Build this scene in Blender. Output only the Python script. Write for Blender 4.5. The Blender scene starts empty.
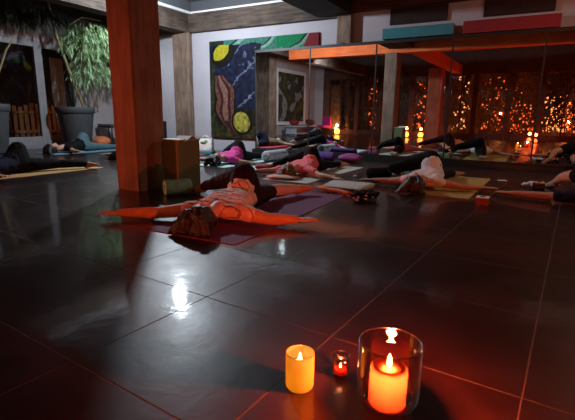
import bpy, bmesh, math, random
from mathutils import Vector, Matrix, noise
random.seed(7)
SC = bpy.context.scene
COL = SC.collection
PI = math.pi

# ------------------------------------------------------------------ camera
F_PX, CAM_H = 430.49, 0.76
RX = Vector((0.87333916, 0.48692305, 0.01358837))
UP = Vector((-0.1149828, 0.1789638, 0.97711356))
BK = Vector((0.47334729, -0.85491397, 0.21228387))
def ray(px, py):
    return RX * (px - 287.5) + UP * (210 - py) - BK * F_PX
def fl(px, py, z=0.0):                       # point at height z seen at a pixel
    v = ray(px, py); return Vector((0, 0, CAM_H)) + v * ((z - CAM_H) / v.z)
cam_data = bpy.data.cameras.new('camera')
cam_data.sensor_fit = 'HORIZONTAL'; cam_data.sensor_width = 36.0
cam_data.lens = F_PX / 575 * 36.0
cam_data.clip_start = 0.05; cam_data.clip_end = 200
cam = bpy.data.objects.new('camera', cam_data); COL.objects.link(cam)
Mx = Matrix((RX, UP, BK)).transposed().to_4x4(); Mx.translation = Vector((0, 0, CAM_H))
cam.matrix_world = Mx
SC.camera = cam
SC.view_settings.view_transform = 'Standard'; SC.view_settings.look = 'None'
SC.view_settings.exposure = 0.0; SC.view_settings.gamma = 1.0
SC.view_settings.use_curve_mapping = False
SC.cycles.use_denoising = True
SC.cycles.sample_clamp_indirect = 3.0
SC.cycles.max_bounces = 10; SC.cycles.transparent_max_bounces = 16
SC.cycles.caustics_reflective = False; SC.cycles.caustics_refractive = False

# ------------------------------------------------------------------ materials
def nodes_of(name):
    m = bpy.data.materials.new(name); m.use_nodes = True
    nt = m.node_tree; b = nt.nodes['Principled BSDF']
    return m, nt, b
def mat(name, col, rough=0.7, var=0.25, scale=8.0, bump=0.0, bscale=None, metal=0.0, spec=0.5, stretch=(1, 1, 1), sheen=0.0):
    m, nt, b = nodes_of(name)
    N, L = nt.nodes, nt.links
    tc = N.new('ShaderNodeTexCoord'); mp = N.new('ShaderNodeMapping'); mp.inputs['Scale'].default_value = stretch
    L.new(tc.outputs['Object'], mp.inputs[0])
    nz = N.new('ShaderNodeTexNoise'); nz.inputs['Scale'].default_value = scale; nz.inputs['Detail'].default_value = 5
    L.new(mp.outputs[0], nz.inputs['Vector'])
    rp = N.new('ShaderNodeValToRGB')
    rp.color_ramp.elements[0].position = 0.3; rp.color_ramp.elements[1].position = 0.7
    lo = [c * (1 - var) for c in col]; hi = [min(1, c * (1 + var)) for c in col]
    rp.color_ramp.elements[0].color = (*lo, 1); rp.color_ramp.elements[1].color = (*hi, 1)
    L.new(nz.outputs['Fac'], rp.inputs[0]); L.new(rp.outputs[0], b.inputs['Base Color'])
    b.inputs['Roughness'].default_value = rough; b.inputs['Metallic'].default_value = metal
    b.inputs['Specular IOR Level'].default_value = spec
    if sheen: b.inputs['Sheen Weight'].default_value = sheen
    if bump:
        n2 = N.new('ShaderNodeTexNoise'); n2.inputs['Scale'].default_value = bscale or scale * 3; n2.inputs['Detail'].default_value = 6
        L.new(mp.outputs[0], n2.inputs['Vector'])
        bp = N.new('ShaderNodeBump'); bp.inputs['Strength'].default_value = bump; bp.inputs['Distance'].default_value = 0.02
        L.new(n2.outputs['Fac'], bp.inputs['Height']); L.new(bp.outputs[0], b.inputs['Normal'])
    return m
def wood(name, a, c, rough=0.75, axis='z', bump=0.5, spec=0.3):
    m, nt, b = nodes_of(name); N, L = nt.nodes, nt.links
    tc = N.new('ShaderNodeTexCoord'); mp = N.new('ShaderNodeMapping')
    mp.inputs['Scale'].default_value = {'z': (14, 14, 1.2), 'x': (1.2, 14, 14), 'y': (14, 1.2, 14)}[axis]
    L.new(tc.outputs['Object'], mp.inputs[0])
    nz = N.new('ShaderNodeTexNoise'); nz.inputs['Scale'].default_value = 1.6; nz.inputs['Detail'].default_value = 8; nz.inputs['Roughness'].default_value = 0.65
    nz.inputs['Distortion'].default_value = 0.6
    L.new(mp.outputs[0], nz.inputs['Vector'])
    big = N.new('ShaderNodeTexNoise'); big.inputs['Scale'].default_value = 3.0; big.inputs['Detail'].default_value = 3
    L.new(tc.outputs['Object'], big.inputs['Vector'])
    mx = N.new('ShaderNodeMath'); mx.operation = 'MULTIPLY_ADD'; mx.inputs[1].default_value = 0.65; 
    L.new(nz.outputs['Fac'], mx.inputs[0])
    m2 = N.new('ShaderNodeMath'); m2.operation = 'MULTIPLY'; m2.inputs[1].default_value = 0.35
    L.new(big.outputs['Fac'], m2.inputs[0]); L.new(m2.outputs[0], mx.inputs[2])
    rp = N.new('ShaderNodeValToRGB'); rp.color_ramp.elements[0].position = 0.38; rp.color_ramp.elements[1].position = 0.62
    rp.color_ramp.elements[0].color = (*a, 1); rp.color_ramp.elements[1].color = (*c, 1)
    L.new(mx.outputs[0], rp.inputs[0]); L.new(rp.outputs[0], b.inputs['Base Color'])
    b.inputs['Roughness'].default_value = rough; b.inputs['Specular IOR Level'].default_value = spec
    bp = N.new('ShaderNodeBump'); bp.inputs['Strength'].default_value = bump; bp.inputs['Distance'].default_value = 0.01
    L.new(nz.outputs['Fac'], bp.inputs['Height']); L.new(bp.outputs[0], b.inputs['Normal'])
    return m
def emit(name, col, strength, sample=False):
    m, nt, b = nodes_of(name)
    b.inputs['Base Color'].default_value = (*col, 1)
    b.inputs['Emission Color'].default_value = (*col, 1); b.inputs['Emission Strength'].default_value = strength
    if not sample: m.cycles.emission_sampling = 'NONE'
    return m
def thin_glass(name, tint=(1, 1, 1), refl=0.5, rough=0.02, edge=0.35, base=.05):
    m = bpy.data.materials.new(name); m.use_nodes = True
    nt = m.node_tree; N, L = nt.nodes, nt.links; N.clear()
    out = N.new('ShaderNodeOutputMaterial'); tr = N.new('ShaderNodeBsdfTransparent'); tr.inputs[0].default_value = (*tint, 1)
    gl = N.new('ShaderNodeBsdfGlossy'); gl.inputs['Roughness'].default_value = rough
    lw = N.new('ShaderNodeLayerWeight'); lw.inputs['Blend'].default_value = edge
    mu = N.new('ShaderNodeMath'); mu.operation = 'MULTIPLY'; mu.inputs[1].default_value = refl
    L.new(lw.outputs['Facing'], mu.inputs[0])
    ba = N.new('ShaderNodeMath'); ba.operation = 'ADD'; ba.inputs[1].default_value = base; ba.use_clamp = True; L.new(mu.outputs[0], ba.inputs[0])
    mx = N.new('ShaderNodeMixShader'); L.new(ba.outputs[0], mx.inputs[0]); L.new(tr.outputs[0], mx.inputs[1]); L.new(gl.outputs[0], mx.inputs[2])
    L.new(mx.outputs[0], out.inputs[0]); return m
def wax(name, col, trans=0.75):
    m = bpy.data.materials.new(name); m.use_nodes = True
    nt = m.node_tree; N, L = nt.nodes, nt.links; N.clear()
    out = N.new('ShaderNodeOutputMaterial'); d = N.new('ShaderNodeBsdfDiffuse'); t = N.new('ShaderNodeBsdfTranslucent')
    nz = N.new('ShaderNodeTexNoise'); nz.inputs['Scale'].default_value = 20
    rp = N.new('ShaderNodeValToRGB'); rp.color_ramp.elements[0].color = (*[c * .92 for c in col], 1); rp.color_ramp.elements[1].color = (*col, 1)
    L.new(nz.outputs['Fac'], rp.inputs[0]); L.new(rp.outputs[0], d.inputs[0]); L.new(rp.outputs[0], t.inputs[0])
    mx = N.new('ShaderNodeMixShader'); mx.inputs[0].default_value = trans
    L.new(d.outputs[0], mx.inputs[1]); L.new(t.outputs[0], mx.inputs[2]); L.new(mx.outputs[0], out.inputs[0]); return m

def floor_material():
    m, nt, b = nodes_of('glossy_dark_tile'); N, L = nt.nodes, nt.links
    tc = N.new('ShaderNodeTexCoord'); mp = N.new('ShaderNodeMapping')
    # tile grid: 0.6 m, turned 4.2 degrees against the mirror wall
    mp.vector_type = 'TEXTURE'
    TA, TS, TX, TY = TILE
    mp.inputs['Rotation'].default_value = (0, 0, TA); mp.inputs['Location'].default_value = (TX, TY, 0)
    mp.inputs['Scale'].default_value = (TS, TS, 1)
    L.new(tc.outputs['Object'], mp.inputs[0])
    sp = N.new('ShaderNodeSeparateXYZ'); L.new(mp.outputs[0], sp.inputs[0])
    ds = []
    for k in (0, 1):
        fr = N.new('ShaderNodeMath'); fr.operation = 'FRACT'; ad = N.new('ShaderNodeMath'); ad.operation = 'ADD'; ad.inputs[1].default_value = 0.5
        L.new(sp.outputs[k], ad.inputs[0]); L.new(ad.outputs[0], fr.inputs[0])
        su = N.new('ShaderNodeMath'); su.operation = 'SUBTRACT'; su.inputs[1].default_value = 0.5; L.new(fr.outputs[0], su.inputs[0])
        ab = N.new('ShaderNodeMath'); ab.operation = 'ABSOLUTE'; L.new(su.outputs[0], ab.inputs[0]); ds.append(ab)
    mn = N.new('ShaderNodeMath'); mn.operation = 'MINIMUM'; L.new(ds[0].outputs[0], mn.inputs[0]); L.new(ds[1].outputs[0], mn.inputs[1])
    gr = N.new('ShaderNodeMapRange'); gr.inputs['From Min'].default_value = 0.0028; gr.inputs['From Max'].default_value = 0.0050
    gr.inputs['To Min'].default_value = 1; gr.inputs['To Max'].default_value = 0
    L.new(mn.outputs[0], gr.inputs[0])                                    # 1 on grout
    nz = N.new('ShaderNodeTexNoise'); nz.inputs['Scale'].default_value = 3.5; nz.inputs['Detail'].default_value = 7; nz.inputs['Roughness'].default_value = .6
    L.new(tc.outputs['Object'], nz.inputs['Vector'])
    rp = N.new('ShaderNodeValToRGB'); rp.color_ramp.elements[0].position = .35; rp.color_ramp.elements[1].position = .7
    rp.color_ramp.elements[0].color = (.009, .0028, .0022, 1); rp.color_ramp.elements[1].color = (.018, .0055, .0045, 1)  # red tint puts the reddish beam reflections into the tile colour
    L.new(nz.outputs['Fac'], rp.inputs[0])
    mx = N.new('ShaderNodeMix'); mx.data_type = 'RGBA'; L.new(gr.outputs[0], mx.inputs[0]); L.new(rp.outputs[0], mx.inputs[6])
    mx.inputs[7].default_value = (.052, .040, .033, 1)
    L.new(mx.outputs[2], b.inputs['Base Color'])
    rr = N.new('ShaderNodeMapRange'); rr.inputs['From Min'].default_value = .3; rr.inputs['From Max'].default_value = .7
    rr.inputs['To Min'].default_value = FLOOR_R[0]; rr.inputs['To Max'].default_value = FLOOR_R[1]
    L.new(nz.outputs['Fac'], rr.inputs[0])
    ra = N.new('ShaderNodeMath'); ra.operation = 'ADD'; L.new(rr.outputs[0], ra.inputs[0])
    gm = N.new('ShaderNodeMath'); gm.operation = 'MULTIPLY'; gm.inputs[1].default_value = .5; L.new(gr.outputs[0], gm.inputs[0]); L.new(gm.outputs[0], ra.inputs[1])
    L.new(ra.outputs[0], b.inputs['Roughness'])
    b.inputs['IOR'].default_value = 1.5; b.inputs['Specular IOR Level'].default_value = .28
    b.inputs['Coat Weight'].default_value = .55; b.inputs['Coat Roughness'].default_value = .07
    b.inputs['Coat IOR'].default_value = 1.45
    wv = N.new('ShaderNodeTexNoise'); wv.inputs['Scale'].default_value = 9; wv.inputs['Detail'].default_value = 3; wv.inputs['Distortion'].default_value = 1.2
    L.new(tc.outputs['Object'], wv.inputs['Vector'])
    bp = N.new('ShaderNodeBump'); bp.inputs['Strength'].default_value = FLOOR_B; bp.inputs['Distance'].default_value = .004
    L.new(wv.outputs['Fac'], bp.inputs['Height']); 
    b2 = N.new('ShaderNodeBump'); b2.invert = True; b2.inputs['Strength'].default_value = .5; b2.inputs['Distance'].default_value = .002
    L.new(gr.outputs[0], b2.inputs['Height']); L.new(bp.outputs[0], b2.inputs['Normal']); L.new(b2.outputs[0], b.inputs['Normal']); L.new(b2.outputs[0], b.inputs['Coat Normal'])
    return m
mh = math.radians(4.2157302); k = 0.76 / 1.5
_tx, _ty = -1.24157202 * k, 2.47465035 * k
TILE = (-mh, 1.18200524 * k, _tx * math.cos(mh) + _ty * math.sin(mh), -_tx * math.sin(mh) + _ty * math.cos(mh))
FLOOR_R = (0.34, 0.44); FLOOR_B = 0.22

M = {}
M['floor'] = floor_material()
M['white_wall'] = mat('white_plaster', (.43, .42, .46), .85, .05, 3, .1, 40)
M['ceiling'] = mat('pale_ceiling_paint', (.075, .08, .09), .9, .05, 3)
M['dark_ceiling'] = mat('dark_ceiling_paint', (.025, .018, .016), .85, .3, 4)
M['grey_wall'] = mat('grey_wall_paint', (.40, .36, .36), .85, .08, 3)
M['brown_wall'] = mat('brown_wall_paint', (.09, .05, .04), .8, .2, 3)
M['beam'] = wood('weathered_beam_wood', (.03, .022, .018), (.12, .085, .065), axis='x')
M['beam_y'] = wood('weathered_beam_wood_long', (.03, .022, .018), (.12, .085, .065), axis='y')
M['beam_dark'] = wood('black_stained_beam', (.008, .006, .006), (.022, .014, .012), axis='y')
M['beam_redbrown'] = wood('redbrown_beam', (.05, .02, .015), (.11, .045, .03), axis='x')
M['beam_orange'] = wood('orange_stained_beam', (.72, .12, .03), (.95, .22, .06), axis='x')
M['pillar'] = wood('weathered_pillar_wood', (.085, .055, .04), (.27, .19, .14))
M['column'] = wood('column_wood', (.13, .085, .065), (.27, .17, .12), bump=.35)
M['redwood'] = wood('red_brown_wood', (.38, .10, .05), (.62, .20, .11))
M['warm_lit_leaf'] = mat('warm_lit_leaf', (.34, .15, .05), .6, .5, 5)  # garden leaves, warm glow of the bulbs put into the colour
M['frame_dark'] = wood('dark_window_wood', (.06, .03, .022), (.14, .07, .05))
M['grey_metal'] = mat('grey_painted_metal', (.27, .28, .30), .5, .1, 5)
M['black_frame'] = mat('black_frame', (.008, .008, .008), .5, .2, 8)
M['teal_panel'] = mat('teal_panel', (.04, .22, .27), .8, .1, 6, .2, 60)
M['red_panel'] = mat('red_panel', (.22, .012, .018), .8, .1, 6, .2, 60)
M['edge_grey'] = mat('grey_panel_edge', (.22, .20, .20), .8, .1, 6)
M['vent'] = mat('dark_grille_metal', (.045, .04, .045), .6, .2, 8)
M['white_paint'] = mat('white_paint', (.7, .7, .7), .6, .05, 5)
M['green_box'] = mat('olive_board', (.12, .155, .075), .75, .12, 5, .15, 40)
M['green_top'] = mat('pale_green_top', (.33, .45, .33), .6, .1, 5)
M['paper'] = mat('white_paper', (.75, .74, .70), .7, .04, 10)
M['teal_mat'] = mat('teal_foam', (.28, .72, .58), .85, .12, 20, .2, 80)
M['purple_mat'] = mat('purple_mat_rubber', (.15, .028, .11), .8, .1, 20, .2, 120)
M['cream_mat'] = mat('cream_mat_rubber', (.50, .50, .44), .85, .08, 20, .2, 120)
M['mint_mat'] = mat('mint_mat_rubber', (.38, .62, .60), .85, .08, 20, .2, 120)
M['tan_mat'] = mat('tan_mat_rubber', (.48, .30, .10), .85, .08, 20, .2, 120)
M['olive_mat'] = mat('olive_yellow_mat_rubber', (.36, .27, .075), .85, .1, 20, .2, 120)
M['blue_mat'] = mat('blue_grey_mat_rubber', (.14, .28, .36), .85, .1, 20, .2, 120)
M['red_mat'] = mat('red_mat_rubber', (.38, .03, .06), .85, .1, 20, .2, 120)
M['skin'] = mat('skin', (.68, .34, .23), .55, .08, 12, .05, 60)
M['skin_b'] = mat('tanned_skin', (.46, .24, .16), .55, .08, 12, .05, 60)
M['hair'] = mat('dark_brown_hair', (.010, .006, .005), .45, .4, 60, .4, 120, stretch=(1, .2, 1))
M['hair_b'] = mat('brown_hair', (.10, .055, .035), .5, .4, 60, .4, 120)
M['peach'] = mat('peach_cloth', (.74, .46, .40), .85, .06, 10, .4, 50)
M['fold_dark'] = mat('dark_stripe_cloth', (.10, .05, .06), .85, .1, 10)
M['pink'] = mat('salmon_pink_cloth', (.80, .17, .20), .85, .08, 10, .4, 50)
M['magenta'] = mat('magenta_cloth', (.56, .03, .25), .85, .08, 10, .4, 50)
M['white_cloth'] = mat('white_cloth', (.68, .66, .68), .85, .08, 10, .4, 50)
M['olive_cloth'] = mat('olive_cloth', (.14, .13, .08), .85, .08, 10, .4, 50)
M['black_cloth'] = mat('black_cloth', (.006, .0055, .0065), .9, .3, 10, .4, 50, spec=.15)
M['navy_cloth'] = mat('navy_cloth', (.011, .012, .028), .9, .3, 10, .4, 50, spec=.15)
M['plum_cloth'] = mat('plum_black_cloth', (.020, .009, .013), .9, .3, 10, .4, 50, spec=.15)
M['grey_cloth'] = mat('grey_cloth', (.24, .25, .27), .85, .1, 10, .4, 50)
M['teal_cloth'] = mat('slate_teal_cloth', (.06, .12, .14), .85, .1, 10, .4, 50)
M['pale_pink'] = mat('pale_pink_cloth', (.66, .40, .36), .85, .06, 12, .3, 60)
M['rose'] = mat('dark_rose_cloth', (.30, .05, .06), .85, .1, 12, .3, 60)
M['purple'] = mat('purple_cloth', (.10, .045, .22), .85, .1, 12, .3, 60)
M['violet'] = mat('violet_cloth', (.30, .07, .24), .85, .1, 12, .3, 60)
M['silver'] = mat('silver_grey_cloth', (.42, .44, .50), .7, .25, 18, .3, 60)
M['orange_cloth'] = mat('orange_cloth', (.75, .22, .08), .85, .1, 12, .3, 60)
M['terracotta'] = mat('terracotta_cloth', (.62, .20, .08), .8, .1, 12, .3, 60)
M['blanket'] = mat('white_blanket', (.55, .56, .53), .9, .12, 25, .5, 90)
M['cork'] = mat('brown_cork', (.20, .11, .06), .9, .3, 60, .3, 120)
M['red_box'] = mat('red_carton', (.28, .05, .035), .6, .1, 10)
M['planter'] = mat('dark_grey_planter', (.065, .075, .08), .7, .12, 6, .15, 50)
M['soil'] = mat('soil', (.02, .014, .01), .95, .4, 30, .8, 60)
M['stem'] = mat('bamboo_stem', (.30, .24, .12), .6, .3, 14)
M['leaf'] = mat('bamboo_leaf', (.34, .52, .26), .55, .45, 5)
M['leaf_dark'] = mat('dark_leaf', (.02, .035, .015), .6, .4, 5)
M['deck'] = wood('outside_deck_wood', (.20, .08, .03), (.42, .19, .08), axis='z')
M['stone'] = mat('rough_stone', (.25, .14, .08), .9, .45, 9, .8, 22)
M['bark'] = mat('bark', (.09, .05, .03), .9, .4, 9, .8, 22)
M['metal'] = mat('metal', (.5, .5, .5), .35, .1, 5, metal=1)
M['glass'] = thin_glass('clear_glass', (1, .97, .95), .9, .02, .3)
M['pane'] = thin_glass('window_pane', (.85, .85, .85), .03, .02, .4, .015)
M['wick'] = mat('wick', (.02, .015, .01), .9, .2, 5)
M['flame'] = emit('flame', (1, .62, .22), 60)
M['bulb'] = emit('string_bulb', (1, .13, .017), 2.6)
M['bulb_w'] = emit('pale_string_bulb', (1, .34, .10), 3.2)
M['lamp_white'] = emit('white_bulb', (.85, .93, 1), 25)
M['lantern_glow'] = emit('lantern_glow', (1, .30, .04), 7)
M['lantern_red'] = emit('lantern_red_glow', (1, .08, .02), 8)
def mirror_material():
    m = bpy.data.materials.new('mirror_silver'); m.use_nodes = True
    b = m.node_tree.nodes['Principled BSDF']; b.inputs['Metallic'].default_value = 1
    b.inputs['Base Color'].default_value = (.80, .82, .80, 1); b.inputs['Roughness'].default_value = .012
    return m
M['mirror'] = mirror_material()
def vcol_material(name, rough=.5):
    m, nt, b = nodes_of(name); a = nt.nodes.new('ShaderNodeVertexColor'); a.layer_name = 'Col'
    nt.links.new(a.outputs[0], b.inputs['Base Color']); b.inputs['Roughness'].default_value = rough; b.inputs['Specular IOR Level'].default_value = .15
    return m
M['paint_art'] = vcol_material('painted_canvas', .75)

def striped(name, col, dark):
    m = mat(name, col, .85, .06, 10, .4, 50); nt = m.node_tree; N, L = nt.nodes, nt.links; b = N['Principled BSDF']
    src = b.inputs['Base Color'].links[0].from_socket
    tc = N.new('ShaderNodeTexCoord'); w = N.new('ShaderNodeTexWave'); w.bands_direction = 'Y'; w.inputs['Scale'].default_value = 6.5; w.inputs['Distortion'].default_value = 2.5; w.inputs['Detail Scale'].default_value = 1.2
    L.new(tc.outputs['Object'], w.inputs['Vector'])
    r = N.new('ShaderNodeMapRange'); r.inputs['From Min'].default_value = .03; r.inputs['From Max'].default_value = .14; r.inputs['To Min'].default_value = .8; r.inputs['To Max'].default_value = 0
    L.new(w.outputs['Fac'], r.inputs[0]); mx = N.new('ShaderNodeMix'); mx.data_type = 'RGBA'
    L.new(r.outputs[0], mx.inputs[0]); L.new(src, mx.inputs[6]); mx.inputs[7].default_value = (*dark, 1); L.new(mx.outputs[2], b.inputs['Base Color']); return m
M['peach'] = striped('peach_fold_striped_cloth', (.88, .62, .54), (.22, .10, .11))  # dark bands draw stripes and the shade of folds into the cloth
# ------------------------------------------------------------------ mesh helpers
def link(name, me, parent=None):
    o = bpy.data.objects.new(name, me); COL.objects.link(o)
    if parent: o.parent = parent
    return o
def fin(name, bm, mats, parent=None, smooth=False, bevel=0):
    me = bpy.data.meshes.new(name)
    bmesh.ops.recalc_face_normals(bm, faces=bm.faces[:])
    bm.to_mesh(me); bm.free()
    for m in (mats if isinstance(mats, (list, tuple)) else [mats]): me.materials.append(m)
    if smooth:
        for p in me.polygons: p.use_smooth = True
    o = link(name, me, parent)
    if bevel:
        md = o.modifiers.new('bevel', 'BEVEL'); md.width = bevel; md.segments = 2; md.limit_method = 'ANGLE'
    return o
def tag(o, label, cat, group=None, kind=None):
    if label: o['label'] = label
    if cat: o['category'] = cat
    if group: o['group'] = group
    if kind: o['kind'] = kind
    return o
def struct(o): o['kind'] = 'structure'; return o
def empty(name, loc, rz=0):
    o = bpy.data.objects.new(name, None); COL.objects.link(o); o.location = loc; o.rotation_euler = (0, 0, rz); o.empty_display_size = .1
    return o
def box(bm, x0, x1, y0, y1, z0, z1, mi=0, mat4=None):
    vs = [bm.verts.new((x, y, z)) for x in (x0, x1) for y in (y0, y1) for z in (z0, z1)]
    if mat4:
        for v in vs: v.co = mat4 @ v.co
    for f in ((0, 1, 3, 2), (4, 6, 7, 5), (0, 4, 5, 1), (2, 3, 7, 6), (0, 2, 6, 4), (1, 5, 7, 3)):
        bm.faces.new([vs[i] for i in f]).material_index = mi
def lathe(bm, prof, n=40, c=(0, 0, 0), mi=0, cap=True):
    rings = []
    for r, z in prof:
        rings.append([bm.verts.new((c[0] + r * math.cos(2 * PI * i / n), c[1] + r * math.sin(2 * PI * i / n), c[2] + z)) for i in range(n)])
    for a, b in zip(rings, rings[1:]):
        for i in range(n):
            bm.faces.new((a[i], a[(i + 1) % n], b[(i + 1) % n], b[i])).material_index = mi
    if cap:
        bm.faces.new(rings[0][::-1]).material_index = mi; bm.faces.new(rings[-1]).material_index = mi
def tube(bm, pts, rads, n=8, mi=0):
    pts = [Vector(p) for p in pts]
    if not isinstance(rads, (list, tuple)): rads = [rads] * len(pts)
    rings = []
    for i, p in enumerate(pts):
        d = (pts[min(i + 1, len(pts) - 1)] - pts[max(i - 1, 0)]).normalized()
        u = d.orthogonal().normalized() if i == 0 else (rings_u - d * rings_u.dot(d)).normalized()
        rings_u = u; w = d.cross(u)
        rings.append([bm.verts.new(p + (u * math.cos(2 * PI * k / n) + w * math.sin(2 * PI * k / n)) * rads[i]) for k in range(n)])
    for a, b in zip(rings, rings[1:]):
        for k in range(n): bm.faces.new((a[k], a[(k + 1) % n], b[(k + 1) % n], b[k])).material_index = mi
    bm.faces.new(rings[0][::-1]).material_index = mi; bm.faces.new(rings[-1]).material_index = mi
def ico_pts(c, r, sub=2):
    t = bmesh.new(); bmesh.ops.create_icosphere(t, subdivisions=sub, radius=1)
    out = []
    rr = r if isinstance(r, (list, tuple)) else (r, r, r)
    for v in t.verts: out.append(Vector(c) + Vector((v.co.x * rr[0], v.co.y * rr[1], v.co.z * rr[2])))
    t.free(); return out
_ico = [None]
def hull(bm, pts):
    vs = [bm.verts.new(p) for p in pts]
    r = bmesh.ops.convex_hull(bm, input=vs)
    dead = [e for e in r['geom_interior'] if isinstance(e, bmesh.types.BMVert)] + [e for e in r['geom_unused'] if isinstance(e, bmesh.types.BMVert)]
    if dead: bmesh.ops.delete(bm, geom=list(set(dead)), context='VERTS')
def cap(bm, a, ra, b, rb): hull(bm, ico_pts(a, ra) + ico_pts(b, rb))
def chain(bm, pts, rads):
    for i in range(len(pts) - 1): cap(bm, pts[i], rads[i], pts[i + 1], rads[i + 1])
def remesh(bm, name, voxel, m, parent=None, zmin=None, xf=None, smooth_it=3, noise_amp=0, noise_sc=8, post=None):
    me = bpy.data.meshes.new('tmp'); bmesh.ops.recalc_face_normals(bm, faces=bm.faces[:]); bm.to_mesh(me); bm.free()
    t = bpy.data.objects.new('tmp', me); COL.objects.link(t)
    md = t.modifiers.new('r', 'REMESH'); md.mode = 'VOXEL'; md.voxel_size = voxel; md.adaptivity = 0
    if smooth_it:
        s = t.modifiers.new('s', 'SMOOTH'); s.factor = .5; s.iterations = smooth_it
    dg = bpy.context.evaluated_depsgraph_get(); dg.update()
    out = bpy.data.meshes.new_from_object(t.evaluated_get(dg))
    bpy.data.objects.remove(t); bpy.data.meshes.remove(me)
    out.name = name; out.materials.clear(); out.materials.append(m)
    if noise_amp:
        nn = [v.normal.copy() for v in out.vertices]
        for v, n in zip(out.vertices, nn):
            v.co += n * noise_amp * (noise.noise(v.co * noise_sc) + .5 * noise.noise(v.co * noise_sc * 2.3))
    if post: post(out)
    if xf:
        for v in out.vertices: v.co = xf @ v.co
    if zmin is not None:
        for v in out.vertices:
            if v.co.z < zmin: v.co.z = zmin
    for p in out.polygons: p.use_smooth = True
    return link(name, out, parent)

# ------------------------------------------------------------------ room shell
MY, MT_, MB_ = 7.5, 2.02, .10          # mirror plane, top, bottom
WY = 7.7
LX, RYR, RX1 = -9.3, -3.4, 3.2         # left wall, rear wall, right wall
def slab(name, *b, m=None, kind=True):
    bm = bmesh.new(); box(bm, *b); o = fin(name, bm, m)
    if kind: struct(o)
    return o
slab('floor', -12.5, 6, -9, 9, -.1, 0, m=M['floor'])
slab('wall_back', LX - .15, RX1 + .15, WY, WY + .15, 0, 3.4, m=M['white_wall'])
# ceiling: dark over the aisles, pale inside the tray
slab('ceiling', LX - .15, RX1 + .15, RYR - .15, WY + .15, 3.3, 3.4, m=M['dark_ceiling'])
slab('trim_1', -6.72, -3.5, 3.4, WY, 3.12, 3.16, m=M['ceiling'])          # pale tray panel
bm = bmesh.new()
box(bm, -6.72, -3.5, WY - .07, WY, 2.87, 2.92); box(bm, -6.72, -6.65, 3.4, WY - .07, 2.87, 2.92)
struct(fin('trim_2', bm, M['white_paint'])); bm = bmesh.new()
box(bm, -6.72, -3.5, WY - .04, WY, 2.92, 3.12); box(bm, -6.72, -6.68, 3.4, WY - .04, 2.92, 3.12)
struct(fin('trim_11', bm, M['ceiling']))                               # white cornice
slab('trim_3', -6.7, -3.25, WY - .12, WY, 2.5, 2.87, m=M['beam'])          # beam over the painting wall
slab('trim_4', -7.0, -6.7, -3.2, WY, 2.5, 2.88, m=M['beam_y'])
slab('trim_5', -3.62, -2.98, 3.37, WY - .14, 2.52, 3.1, m=M['beam_dark'])       # black beam to the wall pillar
slab('trim_6', -2.98, RX1, WY - .12, WY, 2.56, 3.3, m=M['beam_redbrown'])
slab('trim_7', -6.7, RX1, 3.02, 3.32, 2.42, 2.68, m=M['beam_orange'])      # orange beam across the room
slab('trim_8', LX, LX + .2, 4.2, WY, 2.86, 3.2, m=M['beam_y'])
slab('trim_9', -3.2, -2.9, -3.2, 3.02, 2.45, 2.75, m=M['beam_orange'])
slab('baseboard_back', -5.0, RX1, WY - .22, WY - .02, 0, MB_, m=M['black_frame'])
slab('trim_10', LX, -6.9, WY - .12, WY, 2.5, 2.88, m=M['beam'])
# left wall with the doorway opening
bm = bmesh.new()
box(bm, LX - .15, LX, 6.68, WY, 0, 3.3); box(bm, LX - .15, LX, 3.2, 6.68, 2.24, 3.3); box(bm, LX - .15, LX, RYR, 3.2, 0, 3.3)
struct(fin('wall_left', bm, M['grey_wall']))
slab('wall_right', RX1, RX1 + .15, RYR, WY, 0, 3.3, m=M['brown_wall'])
# glazed doors in the left wall
def door(name, y0, y1, z1=2.24):
    bm = bmesh.new(); x0, x1 = LX - .10, LX - .02; w = .085
    box(bm, x0, x1, y0, y0 + w, 0, z1); box(bm, x0, x1, y1 - w, y1, 0, z1)
    box(bm, x0, x1, y0 + w, y1 - w, z1 - .12, z1); box(bm, x0, x1, y0 + w, y1 - w, 0, .26)
    o = struct(fin(name, bm, M['grey_metal'], bevel=.006))
    bm = bmesh.new(); box(bm, x0 + .03, x0 + .04, y0 + w, y1 - w, .26, z1 - .12); fin('door_pane', bm, M['pane'], o)
    bm = bmesh.new(); box(bm, x1, x1 + .012, y0 + w + .08, y1 - w - .08, .05, .21); fin('door_kick_panel', bm, M['grey_metal'], o, bevel=.004)
    return o
door('door_1', 3.2, 4.52); door('door_2', 4.52, 5.82); door('door_3', 5.82, 6.68)
# outside the left doors: slatted screen and paving
bm = bmesh.new()
y = 3.2
while y < 8.4:
    box(bm, LX - 1.6, LX - 1.55, y, y + .09, 0, .95 + .05 * math.sin(y * 9)); y += .14
box(bm, LX - 1.55, LX - 1.5, 3.2, 8.4, .28, .34); box(bm, LX - 1.55, LX - 1.5, 3.2, 8.4, .75, .8)
tag(fin('slatted_fence', bm, M['deck']), 'low warm-lit wooden slat fence outside the left glass doors', 'fence')
bm = bmesh.new(); box(bm, LX - .9, LX - .88, 6.62, 6.95, .85, 2.05); box(bm, LX - .9, LX - .87, 6.64, 6.68, 0, .85); box(bm, LX - .9, LX - .87, 6.89, 6.93, 0, .85)
tag(fin('notice_board', bm, M['paper'], bevel=.004), 'tall pale board outside behind the narrow glass door', 'board')
slab('wall_outside', LX - 3.0, LX - 2.9, 1, 9, 0, 3.2, m=M['dark_ceiling'])

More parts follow.
